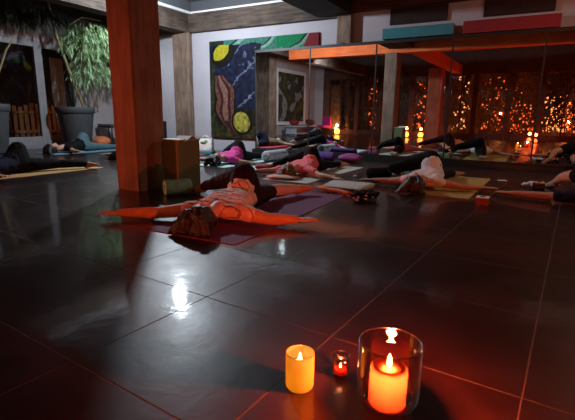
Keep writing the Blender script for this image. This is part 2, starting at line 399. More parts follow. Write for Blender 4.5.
# rear wall: posts, glass, garden behind
posts = [-8.65, -7.2, -6.2, -4.8, -3.4, -2.37, -1.21, -.15, 1.3, 3.1]
bm = bmesh.new(); box(bm, LX, -8.85, RYR - .15, RYR, 0, 3.3); struct(fin('wall_rear', bm, M['white_wall']))
slab('wall_rear_top', -8.85, RX1, RYR - .15, RYR, 2.55, 3.3, m=M['brown_wall'])
for i, (a, b) in enumerate(zip(posts, posts[1:])):
    w = .2
    bm = bmesh.new()
    box(bm, a - w if i == 0 else a - .1, a + .1, RYR - .12, RYR + .02, 0, 2.55)
    box(bm, a + .1, b - .1, RYR - .1, RYR, 0, .22); box(bm, a + .1, b - .1, RYR - .1, RYR, 2.42, 2.55)
    if i == len(posts) - 2: box(bm, b - .1, b + .1, RYR - .12, RYR + .02, 0, 2.55)
    if i % 3 != 0: box(bm, (a + b) / 2 - .03, (a + b) / 2 + .03, RYR - .08, RYR - .02, .22, 2.42)
    o = struct(fin('window_%d' % (i + 1), bm, M['frame_dark'], bevel=.008))
    bm = bmesh.new(); box(bm, a + .1, b - .1, RYR - .06, RYR - .05, .22, 2.42); fin('window_pane', bm, M['pane'], o)

# ------------------------------------------------------------------ pillars
def pillar(x0, x1, y0, y1, z1, m, label, plinth=False, rough=.01):
    bm = bmesh.new(); n = 26
    # a slightly uneven timber post: rings of eight points with chamfered corners
    c = .018; rings = []
    for i in range(n + 1):
        z = z1 * i / n
        pr = [(x0 + c, y0), (x1 - c, y0), (x1, y0 + c), (x1, y1 - c), (x1 - c, y1), (x0 + c, y1), (x0, y1 - c), (x0, y0 + c)]
        rings.append([bm.verts.new((px + rough * .6 * noise.noise(Vector((px * 3, py * 3, z * 2.2))), py + rough * .6 * noise.noise(Vector((px * 3 + 9, py * 3, z * 2.2))), z)) for px, py in pr])
    for a, b in zip(rings, rings[1:]):
        for k in range(8): bm.faces.new((a[k], a[(k + 1) % 8], b[(k + 1) % 8], b[k]))
    bm.faces.new(rings[0][::-1]); bm.faces.new(rings[-1])
    return tag(fin('wooden_pillar', bm, m), label, 'pillar')
pillar(-3.705, -3.375, 3.02, 3.405, 2.42, M['column'], 'large square wooden column near the lying woman, red-lit on its front')
pillar(-7.15, -6.69, 7.54, 7.68, 2.5, M['pillar'], 'weathered wooden pillar in the room corner, left of the painting')
pillar(-3.24, -2.96, WY - .14, WY - .01, 2.52, M['pillar'], 'short-looking timber pillar against the white wall above the mirrors')
pillar(-9.28, -8.70, .82, 1.32, 3.3, M['pillar'], 'thick timber pillar seen in the mirror at its left edge')
pillar(-3.6, -3.12, -1.35, -.95, 2.45, M['redwood'], 'reddish wooden column seen in the mirror before the garden windows')

# ------------------------------------------------------------------ mirrors
joints = [-4.96, -3.73, -2.46, -1.22, .045, 1.30, 2.55]
mlabels = ['mirror panel at the left end, beside the painting', 'mirror panel under the right end of the green painting strip',
           'mirror panel below the wall pillar, left of the teal board', 'mirror panel directly under the teal board',
           'mirror panel directly under the red board', 'mirror panel right of the red board at the frame edge', 'mirror panel farthest right']
MIRROR_TILT, MIRROR_YAW = 0.0, math.radians(-.9)
for i, (a0, b0) in enumerate(zip(joints, joints[1:])):
    cx_ = (a0 + b0) / 2; a, b = a0 - cx_, b0 - cx_; ht = MT_ - MB_
    e = empty('mirror_panel', (-2.2 + (cx_ + 2.2) * math.cos(MIRROR_YAW), MY + (cx_ + 2.2) * math.sin(MIRROR_YAW), MB_)); e.rotation_euler = (MIRROR_TILT, 0, MIRROR_YAW)
    tag(e, mlabels[i], 'mirror', 'wall mirror panels')
    bm = bmesh.new(); box(bm, a + .012, b - .012, 0, .012, .015, ht - .03); fin('mirror_glass', bm, M['mirror'], e)
    bm = bmesh.new(); w = .012
    box(bm, a, b, -.006, .05, ht - .035, ht + .012); box(bm, a, b, -.006, .05, 0, .02)
    box(bm, a, a + w, -.006, .05, .02, ht - .035); box(bm, b - w, b, -.006, .05, .02, ht - .035)
    fin('mirror_frame', bm, M['black_frame'], e)
    bm = bmesh.new(); box(bm, -.03, .03, -.012, .03, ht + .012, ht + .03); fin('mirror_clip', bm, M['black_frame'], e)

# ------------------------------------------------------------------ boards over the mirror, vents
def board(x0, x1, z0, z1, m, label):
    bm = bmesh.new(); box(bm, x0, x1, WY - .22, WY - .02, z0, z1)
    for f in bm.faces:
        f.normal_update()
        if abs(f.normal.x) > .9: f.material_index = 1
    return tag(fin('wall_board', bm, [m, M['edge_grey']], bevel=.004), label, 'wall board')
board(-2.37, -1.24, 2.05, 2.215, M['teal_panel'], 'long teal board lying along the top of the mirrors')
board(-1.10, .19, 2.045, 2.225, M['red_panel'], 'long dark red board lying along the top of the mirrors')
def vent(x0, x1, z0, z1, label):
    e = empty('ventilation_grille', ((x0 + x1) / 2, WY, z0)); tag(e, label, 'vent', 'wall vents above the mirrors')
    ox, oz = -(x0 + x1) / 2, -z0
    bm = bmesh.new(); f = .018
    box(bm, x0 + ox, x1 + ox, -.03, 0, 0, f); box(bm, x0 + ox, x1 + ox, -.03, 0, z1 - z0 - f, z1 - z0)
    box(bm, x0 + ox, x0 + ox + f, -.03, 0, f, z1 - z0 - f); box(bm, x1 + ox - f, x1 + ox, -.03, 0, f, z1 - z0 - f)
    fin('grille_frame', bm, M['black_frame'], e)
    bm = bmesh.new(); x = x0 + f + .004
    while x < x1 - f: box(bm, x + ox, x + ox + .012, -.024, -.008, f, z1 - z0 - f); x += .03
    box(bm, x0 + ox + f, x1 + ox - f, -.008, -.002, f, z1 - z0 - f)
    fin('grille_slats', bm, M['vent'], e)
vent(-2.31, -1.38, 2.30, 2.55, 'dark slatted vent in the wall above the teal board')
vent(-.85, .10, 2.30, 2.55, 'dark slatted vent in the wall above the red board')

# ------------------------------------------------------------------ big abstract painting
def lin(c): return tuple((x / 255) ** 2.2 for x in c)
def ell(x, y, cx, cy, rx, ry, a=0):
    dx, dy = x - cx, y - cy; c, s = math.cos(a), math.sin(a)
    u = (dx * c + dy * s) / rx; v = (-dx * s + dy * c) / ry
    return math.sqrt(u * u + v * v)
def art(x, y):                    # sheet coordinates, 212..320 across, 33..137 down
    n = noise.noise(Vector((x * .07, y * .07, 0))); n2 = noise.noise(Vector((x * .25, y * .25, 4))); n3 = noise.noise(Vector((x * .6, y * .35, 8)))
    wx, wy = x + 3 * n, y + 3 * noise.noise(Vector((x * .07, y * .07, 9)))
    def sh(c, k): return tuple(max(0, min(255, v * (1 + k))) for v in c)
    if wy < 47 or x > 262:
        c = sh((62, 118, 100), .25 * n3); d = (wx + wy * 1.6) % 34
        if wx > 278: c = sh((26, 125, 82), .15 * n3)
        if d < 2.5: c = (22, 38, 38)
        elif d < 8: c = sh((120, 160, 145), .2 * n3)
        if x < 226: c = sh((40, 52, 42), .4 * n3)
        if x > 308 + (48 - y) * .5: c = (130, 45, 52)
        return c
    c = sh((30, 34, 56), .5 * n2 + .3 * n3)
    d = abs((wx - 226) * .75 + (wy - 88) * .5 + 5 * n) 
    if wx > 228 and 2 < (wx * .9 + wy * .8 + 4 * n2) % 23 < 3.6: c = sh((100, 106, 128), .5 * n3)
    if wx > 236 and 52 < wy < 72 and n2 > .25: c = sh((84, 92, 120), .4 * n3)
    if wy > 108: c = sh((34, 32, 24), .6 * n2)
    if wy > 124: c = sh((62, 56, 34), .7 * n2)
    if wx < 217 and wy > 60: c = sh((48, 52, 34), .6 * n2)
    # curling brown ribbon from the left middle down to the lower right
    t = (wy - 74) / 60
    if 0 < t < 1:
        cx = 222 + 13 * t * t * 1.3 + 3 * math.sin(t * 6); wdt = 8.5 * math.sin(PI * min(1, t * .9 + .12)) + 1
        e = abs(wx - cx) / wdt
        if e < 1.15: c = (24, 17, 17)
        if e < 1: c = sh((104, 68, 60), .4 * n3)
        if e < .62: c = sh((62, 34, 33), .5 * n3)
        if e < .3 and t < .75: c = sh((128, 92, 82), .3 * n3)
    e = ell(x, y, 225, 54.5, 8.6, 10.5, .6)
    if e < 1.25: c = (20, 22, 24)
    if e < .98: c = sh((176, 166, 42), .2 * n3)
    if e < .98 and ell(x, y, 221.5, 50.5, 8.6, 10.2, .6) > 1.05: c = (26, 28, 18)
    e = ell(x, y, 242.5, 121, 8, 10.5, -.2)
    if e < 1.2: c = (26, 26, 18)
    if e < .97: c = sh((160, 152, 66), .35 * n3 + .3 * n2)
    return c
bm = bmesh.new(); NX, NZ = 200, 150
PX0, PX1, PZ0, PZ1 = -6.2, -3.63, .29, 2.29
cl = bm.loops.layers.float_color.new('Col')
grid = [[bm.verts.new((PX0 + (PX1 - PX0) * i / NX, WY - .045, PZ0 + (PZ1 - PZ0) * j / NZ)) for i in range(NX + 1)] for j in range(NZ + 1)]
def to_art(v):
    X = v.co.x; x = 212 + (X + 6.2) / .0269 if X < -5.07 else 254 + (X + 5.07) / .0218
    top = 42 - (x - 212) * .1
    return x, 42 + (2.29 - v.co.z) / .02105 * 1.0
for j in range(NZ):
    for i in range(NX):
        f = bm.faces.new((grid[j][i], grid[j][i + 1], grid[j + 1][i + 1], grid[j + 1][i]))
        for l in f.loops:
            x, y = to_art(l.vert); l[cl] = (*[c * .72 for c in lin(art(x, y))], 1)
# canvas thickness
b = [grid[0][0], grid[0][NX], grid[NZ][NX], grid[NZ][0]]
bk = [bm.verts.new((v.co.x, WY - .001, v.co.z)) for v in b]
edge = [[grid[0][i] for i in range(NX + 1)], [grid[j][NX] for j in range(NZ + 1)], [grid[NZ][i] for i in range(NX, -1, -1)], [grid[j][0] for j in range(NZ, -1, -1)]]
for k, e in enumerate(edge):
    f = bm.faces.new([*e[::-1], bk[k], bk[(k + 1) % 4]])
    for l in f.loops: l[cl] = (.02, .02, .02, 1)
tag(fin('abstract_painting', bm, M['paint_art']), 'very large abstract painting with yellow discs and green top strip on white wall', 'painting')

# ------------------------------------------------------------------ floor things near the column
e = empty('tall_box', (0, 0, 0))
bx0, bx1, by0, by1, bz = -3.275, -3.06, 3.26, 3.58, .505
tag(e, 'olive green box cabinet standing beside the large column', 'cabinet')
bm = bmesh.new(); box(bm, bx0, bx1, by0, by1, 0, bz); fin('cabinet_body', bm, M['green_box'], e, bevel=.006)
bm = bmesh.new(); box(bm, bx0 - .008, bx1 + .008, by0 - .008, by1 + .008, bz, bz + .016); fin('cabinet_top', bm, M['green_top'], e, bevel=.003)
def rbox(w, d, h, c, rz=0, rx=0, ry=0):
    return Matrix.Translation(c) @ Matrix.Rotation(rz, 4, 'Z') @ Matrix.Rotation(rx, 4, 'X') @ Matrix.Rotation(ry, 4, 'Y')
# folded card leaning open on the cabinet
bm = bmesh.new()
box(bm, -.085, .085, -.06, .06, 0, .004, mat4=rbox(0, 0, 0, Vector((-3.12, 3.38, bz + .018)), .1, .42))
box(bm, -.085, .085, -.06, .06, 0, .004, mat4=rbox(0, 0, 0, Vector((-3.12, 3.49, bz + .018)), .1, -.42))
tag(fin('folded_card', bm, M['paper']), 'white folded card lying on the green cabinet', 'card')
# loudspeaker by the corner pillar
e = empty('floor_speaker', (-7.2, 7.15, 0)); tag(e, 'narrow black speaker standing against the corner pillar', 'speaker')
bm = bmesh.new(); box(bm, -.07, .07, -.1, .1, 0, .62); fin('speaker_body', bm, M['black_frame'], e, bevel=.01)
bm = bmesh.new(); box(bm, -.055, .055, -.108, -.1, .04, .58); fin('speaker_grille', bm, M['vent'], e, bevel=.003)
# low timber block at the pillar foot
bm = bmesh.new(); box(bm, -6.70, -6.25, 7.2, 7.6, 0, .28)
tag(fin('wooden_block', bm, M['pillar'], bevel=.01), 'low wooden block at the foot of the corner pillar', 'block')

# mats ---------------------------------------------------------------
def mat_slab(x0, x1, y0, y1, m, label, rz=0.0, curl=0.0, th=.006):
    """a thin mat with rounded corners, fine surface waves and slightly lifted ends"""
    w, l = x1 - x0, y1 - y0; bm = bmesh.new(); nx, ny = 12, 36; g = []
    for j in range(ny + 1):
        row = []
        for i in range(nx + 1):
            u, v = i / nx * 2 - 1, j / ny * 2 - 1
            x, y = u * w / 2, v * l / 2
            if abs(v) > .97: x *= .975
            z = th + .0015 * noise.noise(Vector((x * 6, y * 6, x0)))
            if abs(v) > .9: z += curl * ((abs(v) - .9) / .1) ** 2
            row.append((x, y, z))
        g.append(row)
    top = [[bm.verts.new(p) for p in r] for r in g]; bot = [[bm.verts.new((p[0], p[1], max(.0, p[2] - th))) for p in r] for r in g]
    for j in range(ny):
        for i in range(nx):
            bm.faces.new((top[j][i], top[j][i + 1], top[j + 1][i + 1], top[j + 1][i]))
            bm.faces.new((bot[j][i], bot[j + 1][i], bot[j + 1][i + 1], bot[j][i + 1]))
    for i in range(nx):
        bm.faces.new((top[0][i], bot[0][i], bot[0][i + 1], top[0][i + 1])); bm.faces.new((top[ny][i], top[ny][i + 1], bot[ny][i + 1], bot[ny][i]))
    for j in range(ny):
        bm.faces.new((top[j][0], top[j + 1][0], bot[j + 1][0], bot[j][0])); bm.faces.new((top[j][nx], bot[j][nx], bot[j + 1][nx], top[j + 1][nx]))
    o = fin('yoga_mat', bm, m, smooth=False); o.location = ((x0 + x1) / 2, (y0 + y1) / 2, 0); o.rotation_euler = (0, 0, rz)
    return tag(o, label, 'yoga mat', 'yoga mats on the tiled floor')
mat_slab(-2.23, -1.50, 2.00, 3.92, M['purple_mat'], 'long purple mat under the woman in the foreground', .03)
mat_slab(-2.82, -2.20, 4.42, 6.38, M['cream_mat'], 'cream mat under the person in the salmon pink top')
mat_slab(-4.52, -3.90, 5.12, 7.05, M['mint_mat'], 'mint mat under the person in the magenta top')
mat_slab(-1.16, -.42, 4.44, 6.15, M['olive_mat'], 'olive yellow mat under the person in the white shirt', -.04)
mat_slab(-5.92, -5.30, 2.45, 4.12, M['tan_mat'], 'tan yellow mat under the dark-dressed person at the left edge')
mat_slab(-8.35, -7.70, 4.95, 6.75, M['blue_mat'], 'blue grey mat in front of the big planter')
mat_slab(-6.2, -5.55, 4.95, 6.8, M['red_mat'], 'red mat mostly hidden behind the large column')
mat_slab(.45, 1.1, 4.3, 6.1, M['plum_cloth'], 'dark mat of the person at the right edge')
mat_slab(-3.72, -3.15, 5.1, 6.9, M['mint_mat'], 'pale mint mat between the magenta and the pink topped people')

# rolls, cushions, props ---------------------------------------------
def roll(name, a, b, r, m, label, cat, wrinkle=.004, end=True):
    """rolled or stuffed cylinder with a spiral end"""
    a, b = Vector(a), Vector(b); L = (b - a).length; n = 28; k = 14; bm = bmesh.new(); rings = []
    prof = [(0, .55), (.012, .9), (.03, 1.0)] + [(t / k, 1 + .02 * math.sin(t * 2.3)) for t in range(1, k)] + [(.97, 1.0), (.988, .9), (1, .55)]
    d = (b - a).normalized(); u = d.orthogonal().normalized(); w = d.cross(u)
    for t, s in prof:
        ring = []
        for i in range(n):
            an = 2 * PI * i / n; rr = r * s + wrinkle * noise.noise(Vector((math.cos(an) * 2, math.sin(an) * 2, t * 5)))
            ring.append(bm.verts.new(a + d * L * t + (u * math.cos(an) + w * math.sin(an)) * rr))
        rings.append(ring)
    for p, q in zip(rings, rings[1:]):
        for i in range(n): bm.faces.new((p[i], p[(i + 1) % n], q[(i + 1) % n], q[i]))
    bm.faces.new(rings[0][::-1]); bm.faces.new(rings[-1])
    for v in bm.verts:
        if v.co.z < .004: v.co.z = .004
    o = fin(name, bm, m, smooth=True)
    if end:
        for c, s in ((a, -1), (b, 1)):
            bm = bmesh.new()
            tube(bm, [c + d * s * .003 + (u * math.cos(t * .5) + w * math.sin(t * .5)) * (r * .5 * t / 30) for t in range(2, 31)], .0035, 5)
            fin('spiral_end', bm, m, o)
    return tag(o, label, cat)
roll('rolled_mat', (-3.0, 2.98, .078), (-2.86, 3.20, .078), .075, M['teal_mat'], 'teal rolled mat on the floor beside the olive green cabinet', 'rolled mat')
roll('bolster', (-3.84, 6.15, .098), (-3.83, 6.78, .098), .092, M['silver'], 'silver grey bolster lying behind the person in pink', 'bolster')
roll('bolster', (-3.5, 6.95, .085), (-2.95, 7.0, .085), .08, M['purple'], 'purple bolster close to the mirror foot', 'bolster')
roll('bolster', fl(369, 173.5, .073), fl(389, 172, .073), .068, M['black_cloth'], 'black bolster beside the outstretched hand of the white-shirted person', 'bolster')
def pillow(c, sx, sy, sz, m, name, label, cat, rz=0, seed=0):
    bm = bmesh.new(); bmesh.ops.create_icosphere(bm, subdivisions=4, radius=1)
    for v in bm.verts:
        x, y, z = v.co; e = 4.0
        k = (abs(x) ** e + abs(y) ** e + abs(z) ** 2) ** (1 / e) or 1
        x, y, z = x / k, y / k, z / max(.3, k)
        v.co = (x * sx, y * sy, z * sz * (1 - .35 * (x * x + y * y) / 2)) ; v.co += v.normal * .012 * noise.noise(v.co * 9 + Vector((seed, 0, 0)))
    zmin = min(v.co.z for v in bm.verts)
    for v in bm.verts: v.co.z -= zmin
    o = fin(name, bm, m, smooth=True); o.location = c; o.rotation_euler = (0, 0, rz)
    return tag(o, label, cat)
pillow((-4.55, 5.02, .005), .17, .13, .10, M['purple'], 'cushion', 'dark purple cushion under the head of the magenta-topped person', 'cushion', .4)
pillow((-2.62, 4.58, .008), .20, .12, .022, M['pale_pink'], 'folded_towel', 'thin folded towel under the head of the person in pink', 'towel', .1, 3)
pillow((-8.9, 6.9, .0), .16, .2, .12, M['orange_cloth'], 'cushion', 'orange cushion on the floor right of the big planter', 'cushion', 0, 5)
pillow((-1.45, 6.9, .0), .2, .16, .09, M['teal_mat'], 'cushion', 'teal cushion near the mirror behind the white-shirted person', 'cushion', .3, 8)
pillow((-3.25, 5.15, .008), .11, .09, .05, M['rose'], 'folded_cloth', 'dark rose cloth beside the foot of the person in pink', 'cloth', .3, 8)
pillow((-2.68, 7.05, .0), .2, .14, .075, M['violet'], 'cushion', 'violet cushion at the mirror foot beside the purple bolster', 'cushion', .1, 9)
pillow((-1.42, 5.05, .004), .09, .05, .02, M['teal_mat'], 'folded_strap', 'teal folded strap by the head of the white-shirted person', 'strap', .3, 8)
# folded blanket with a terracotta rolled edge
e = empty('folded_blanket', (0, 0, 0)); tag(e, 'white folded blanket with terracotta rolled edge on the dark tiles', 'blanket')
def soft_quad(name, corners, z0, th, m, parent=None, amp=.006, n=26, layers=1):
    bm = bmesh.new(); c = [Vector((p[0], p[1], 0)) for p in corners]; top = []; bot = []
    for j in range(n + 1):
        rt, rb = [], []
        for i in range(n + 1):
            u, v = i / n, j / n
            p = (c[0] * (1 - u) + c[1] * u) * (1 - v) + (c[3] * (1 - u) + c[2] * u) * v
            e_ = min(1, min(u, 1 - u, v, 1 - v) / .06); rd = math.sqrt(max(0, 1 - (1 - e_) ** 2))
            rt.append(bm.verts.new((p.x, p.y, z0 + th * (.45 + .55 * rd) + amp * noise.noise(Vector((p.x * 7, p.y * 7, 0))) * rd)))
            rb.append(bm.verts.new((p.x, p.y, z0)))
        top.append(rt); bot.append(rb)
    for j in range(n):
        for i in range(n):
            bm.faces.new((top[j][i], top[j][i + 1], top[j + 1][i + 1], top[j + 1][i])); bm.faces.new((bot[j][i], bot[j + 1][i], bot[j + 1][i + 1], bot[j][i + 1]))
    for i in range(n):
        bm.faces.new((top[0][i], bot[0][i], bot[0][i + 1], top[0][i + 1])); bm.faces.new((top[n][i + 1], bot[n][i + 1], bot[n][i], top[n][i]))
        bm.faces.new((top[i][0], top[i + 1][0], bot[i + 1][0], bot[i][0])); bm.faces.new((top[i][n], bot[i][n], bot[i + 1][n], top[i + 1][n]))
    return fin(name, bm, m, parent, smooth=True)
q = [fl(320, 189), fl(357, 193.5), fl(374, 183.5, .04), fl(331, 180, .04)]
soft_quad('blanket_fold', q, .002, .022, M['blanket'], e); soft_quad('blanket_fold', [p + Vector((.012, .01, 0)) for p in q], .0245, .022, M['blanket'], e)
bm = bmesh.new(); a = fl(319, 187, .03); b = fl(352, 194, .03)
tube(bm, [a.lerp(b, t / 10) + Vector((0, -.012, .004 * math.sin(t * 1.3))) for t in range(11)], [.012, .02, .024, .025, .024, .024, .025, .025, .026, .024, .015], 12)
fin('rolled_edge', bm, M['terracotta'], e, smooth=True)
# bundled scarf with pale blossoms pattern: crumpled heap
bm = bmesh.new(); ctr = fl(365, 200)
for i in range(26):
    an = random.uniform(0, 2 * PI); r = random.uniform(0, .13)
    p = ctr + Vector((math.cos(an) * r * .8, math.sin(an) * r * 1.5, .03 + random.uniform(0, .035)))
    q2 = p + Vector((random.uniform(-.05, .05), random.uniform(-.07, .07), random.uniform(-.02, .02)))
    cap(bm, p, random.uniform(.015, .03), q2, random.uniform(.01, .02))
scarf = remesh(bm, 'crumpled_scarf', .008, M['black_cloth'], zmin=.002, noise_amp=.008, noise_sc=30)
tag(scarf, 'crumpled black scarf with pale tassels beside the folded blanket', 'scarf')
tm = bmesh.new(); hull(tm, ico_pts((0, 0, 0), (.014, .012, .008), 1)); tme = bpy.data.meshes.new('tassel'); tm.to_mesh(tme); tm.free(); tme.materials.append(M['pale_pink'])
for i in range(34):
    an = random.uniform(0, 2 * PI); r = random.uniform(.05, .15)
    o = link('tassel', tme, scarf); o.location = ctr + Vector((math.cos(an) * r * .8 - .02, math.sin(an) * r * 1.45 - .03, .034 + .03 * random.random())); o.rotation_euler = (random.random(), random.random(), random.uniform(0, 6))
# small boxes
def carton(px, py, w, d, hh, m, name, label, cat, rz=0.0, cloth=False):
    c = fl(px, py); e = empty(name, c, rz); tag(e, label, cat)
    bm = bmesh.new(); box(bm, -w / 2, w / 2, 0, d, 0, hh); fin('box_body', bm, m, e, bevel=.003)
    return e
e = carton(481.5, 205.5, .105, .12, .068, M['red_box'], 'tissue_box', 'small red box on the tiles beside the yellow mat', 'box')
bm = bmesh.new(); box(bm, -.054, .054, -.001, .121, .0655, .0705); fin('box_lid', bm, M['paper'], e, bevel=.002)
bm = bmesh.new(); lathe(bm, [(.018, 0), (.026, .002)], 16, (0, .06, .0705)); fin('box_opening', bm, M['black_frame'], e)
e = carton(538, 191, .12, .10, .085, M['cork'], 'cork_block', 'brown cork block near the right person knee with white cloth behind', 'block')
bm = bmesh.new(); box(bm, -.0603, .0603, -.0012, 0, .03, .05); fin('printed_band', bm, M['terracotta'], e)
p = fl(502, 180.5); bm = bmesh.new(); box(bm, -.05, .05, -.035, .035, 0, .002); box(bm, -.045, .05, -.03, .036, .0022, .004, mat4=Matrix.Rotation(.1, 4, 'Z'))
o = fin('small_card', bm, M['paper']); o.location = p; o.rotation_euler = (0, 0, .3); tag(o, 'small white card lying flat on the dark tiles', 'card')
bm = bmesh.new(); ctr = Vector((.12, 5.62, 0))
for i in range(14):
    p = ctr + Vector((random.uniform(-.12, .1), random.uniform(-.06, .06), .03 + .03 * random.random()))
    cap(bm, p, .022, p + Vector((random.uniform(-.05, .05), random.uniform(-.05, .05), 0)), .014)
tag(remesh(bm, 'crumpled_cloth', .008, M['white_cloth'], zmin=.002, noise_amp=.006, noise_sc=30), 'crumpled white cloth behind the brown cork block', 'cloth')
bm = bmesh.new()
box(bm, -.09, .09, -.045, .045, 0, .012); box(bm, -.08, .085, -.04, .04, .012, .02)
o = fin('folded_leaflet', bm, M['silver'], bevel=.003); o.location = fl(553, 168); o.rotation_euler = (0, 0, .5); tag(o, 'silvery folded leaflet on the floor at the right near mirror', 'leaflet')
# small white tealight cup on the floor behind the blanket
bm = bmesh.new(); lathe(bm, [(.018, 0), (.02, .004), (.022, .03), (.019, .03), (.017, .006)], 20); o = fin('small_cup', bm, M['paper'], smooth=True); o.location = fl(355, 177.5)
tag(o, 'tiny white cup standing on the floor behind the folded blanket', 'cup')

# shopping bag by the wall
e = empty('shopping_bag', (-5.62, 6.75, 0), .2); tag(e, 'pale plastic bag with green print on a blue base behind the cabinet', 'bag')
bm = bmesh.new(); rings = []
for t in range(9):
    z = .06 + t * .032; w = .17 * (1 - .12 * (t / 8) ** 2); d = .09 * (1 - .5 * (t / 8) ** 2)
    rings.append([bm.verts.new((w * math.copysign(abs(math.cos(a)) ** .5, math.cos(a)) + .012 * noise.noise(Vector((a * 3, z * 12, 0))), d * math.copysign(abs(math.sin(a)) ** .5, math.sin(a)) + .015 * noise.noise(Vector((a * 3, z * 12, 5))), z)) for a in [2 * PI * i / 28 for i in range(28)]])
for a, b in zip(rings, rings[1:]):
    for i in range(28): bm.faces.new((a[i], a[(i + 1) % 28], b[(i + 1) % 28], b[i]))
bm.faces.new(rings[0][::-1]); fin('bag_body', bm, M['paper'], e, smooth=True)
bm = bmesh.new(); box(bm, -.18, .18, -.1, .1, 0, .07); fin('bag_base', bm, M['teal_panel'], e, bevel=.012)
bm = bmesh.new(); hull(bm, ico_pts((-.01, -.085, .24), (.07, .006, .022), 2)); hull(bm, ico_pts((.05, -.08, .27), (.04, .006, .016), 2)); fin('green_print', bm, M['leaf'], e, smooth=True)
for s in (-.06, .06):
    bm = bmesh.new(); tube(bm, [(-.07 + .14 * t / 10, s * .6, .31 + .06 * math.sin(PI * t / 10)) for t in range(11)], .005, 6); fin('handle', bm, M['paper'], e, smooth=True)

# planters and plants -------------------------------------------------
def planter(c, r, h, label):
    e = empty('planter', c); tag(e, label, 'planter', 'dark round planters by the glass doors')
    bm = bmesh.new(); lathe(bm, [(r * .68, 0), (r * .72, .02), (r * .95, h * .84), (r * .96, h * .85), (r * 1.04, h * .86), (r * 1.05, h * .97), (r * 1.02, h), (r * .94, h), (r * .93, h * .9), (r * .9, h * .88)], 48, cap=True)
    fin('pot', bm, M['planter'], e, smooth=True)
    bm = bmesh.new(); lathe(bm, [(r * .93, h * .89), (r * .5, h * .905), (.01, h * .91)], 32, cap=False); fin('soil', bm, M['soil'], e, smooth=True)
    return e
planter((-8.82, 6.22, 0), .385, .90, 'big dark grey round planter with bamboo in front of the glass doors')
planter((-8.92, 4.50, 0), .34, .92, 'dark grey planter cut off by the left photo edge')
def leaf(bm, p, d, L, w):
    d = d.normalized(); s = d.cross(Vector((0, 0, 1)))
    if s.length < .1: s = Vector((1, 0, 0))
    s.normalize(); n = s.cross(d)
    pts = []
    for t, k in ((0, .15), (.3, 1), (.65, .7)):
        c = p + d * L * t - Vector((0, 0, 1)) * L * .25 * t * t
        pts.append((bm.verts.new(c - s * w * k + n * w * .3), bm.verts.new(c + s * w * k + n * w * .3)))
    tip = bm.verts.new(p + d * L - Vector((0, 0, 1)) * L * .3)
    for a, b in zip(pts, pts[1:]): bm.faces.new((a[0], a[1], b[1], b[0]))
    bm.faces.new((pts[-1][0], pts[-1][1], tip))
def plant(base, stems, clouds, m, label, nleaf, name='potted_bamboo', ll=(.12, .2)):
    e = empty(name, base); tag(e, label, 'plant'); B = Vector(base)
    for st, r in stems:
        bm = bmesh.new(); pts = []
        for i in range(len(st) - 1):
            for t in range(5): pts.append(Vector(st[i]).lerp(Vector(st[i + 1]), t / 5))
        pts.append(Vector(st[-1]))
        tube(bm, [p - B for p in pts], [r * (1 - .5 * i / len(pts)) * (1.12 if i % 5 == 0 else 1) for i in range(len(pts))], 8)
        fin('stem', bm, M['stem'], e, smooth=True)
    bm = bmesh.new()
    tot = sum(c[1][0] * c[1][1] * c[1][2] for c in clouds)
    for c, r in clouds:
        k = int(nleaf * r[0] * r[1] * r[2] / tot)
        # sprigs: short twigs carrying hanging leaves
        for _ in range(max(1, k // 7)):
            while True:
                q = Vector([random.uniform(-1, 1) for _ in range(3)])
                if q.length < 1: break
            o = Vector(c) + Vector((q.x * r[0], q.y * r[1], q.z * r[2])) - B
            out = Vector((q.x, q.y, -.5)).normalized()
            for j in range(7):
                leaf(bm, o + out * j * .03, out + Vector((random.uniform(-.9, .9), random.uniform(-.9, .9), random.uniform(-1.2, .2))), random.uniform(*ll), random.uniform(.007, .012))
    fin('foliage', bm, m, e)
    return e
pb = (-8.82, 6.22, .80)
plant(pb, [([(-8.85, 6.5, .8), (-8.78, 6.15, 1.6), (-8.70, 5.85, 2.35), (-8.65, 5.7, 3.0)], .035), ([(-8.7, 6.7, .8), (-8.65, 6.75, 1.7), (-8.6, 6.8, 2.6)], .012),
           ([(-8.6, 6.6, .8), (-8.55, 6.9, 1.5), (-8.5, 7.0, 2.2)], .010), ([(-8.95, 6.8, .8), (-8.9, 6.75, 1.8), (-8.7, 6.5, 2.7)], .013), ([(-8.70, 5.85, 2.35), (-8.6, 6.4, 2.75), (-8.5, 6.8, 2.75)], .012)],
      [((-8.6, 6.6, 2.35), (.4, .65, .38)), ((-8.5, 6.9, 1.95), (.3, .35, .45)), ((-8.6, 6.45, 1.75), (.25, .3, .35)), ((-8.55, 6.9, 2.5), (.35, .5, .22))], M['leaf'],
      'tall bamboo with light green leaves growing from the big planter', 5200, ll=(.08, .14))
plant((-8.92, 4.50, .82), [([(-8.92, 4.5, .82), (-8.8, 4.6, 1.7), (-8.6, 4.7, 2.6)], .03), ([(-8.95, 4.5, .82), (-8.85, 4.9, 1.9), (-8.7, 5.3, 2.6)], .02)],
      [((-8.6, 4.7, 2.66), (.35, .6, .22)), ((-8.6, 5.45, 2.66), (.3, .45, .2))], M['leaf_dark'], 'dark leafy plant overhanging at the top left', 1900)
# stool
e = empty('stool', (-8.88, 7.15, 0)); tag(e, 'black stool with red and blue cushion behind the column', 'stool')
bm = bmesh.new(); box(bm, -.26, .26, -.17, .17, .44, .47); fin('seat', bm, M['black_frame'], e, bevel=.006)
for x in (-.24, .24):
    for y in (-.15, .15):
        bm = bmesh.new(); tube(bm, [(x, y, 0), (x, y, .44)], .014, 8); fin('leg', bm, M['black_frame'], e)
bm = bmesh.new(); box(bm, -.25, .25, -.16, .16, .472, .50); fin('cushion_lower', bm, M['rose'], e, bevel=.012)
bm = bmesh.new(); box(bm, -.25, .25, -.16, .16, .502, .525); fin('cushion_upper', bm, M['teal_panel'], e, bevel=.01)

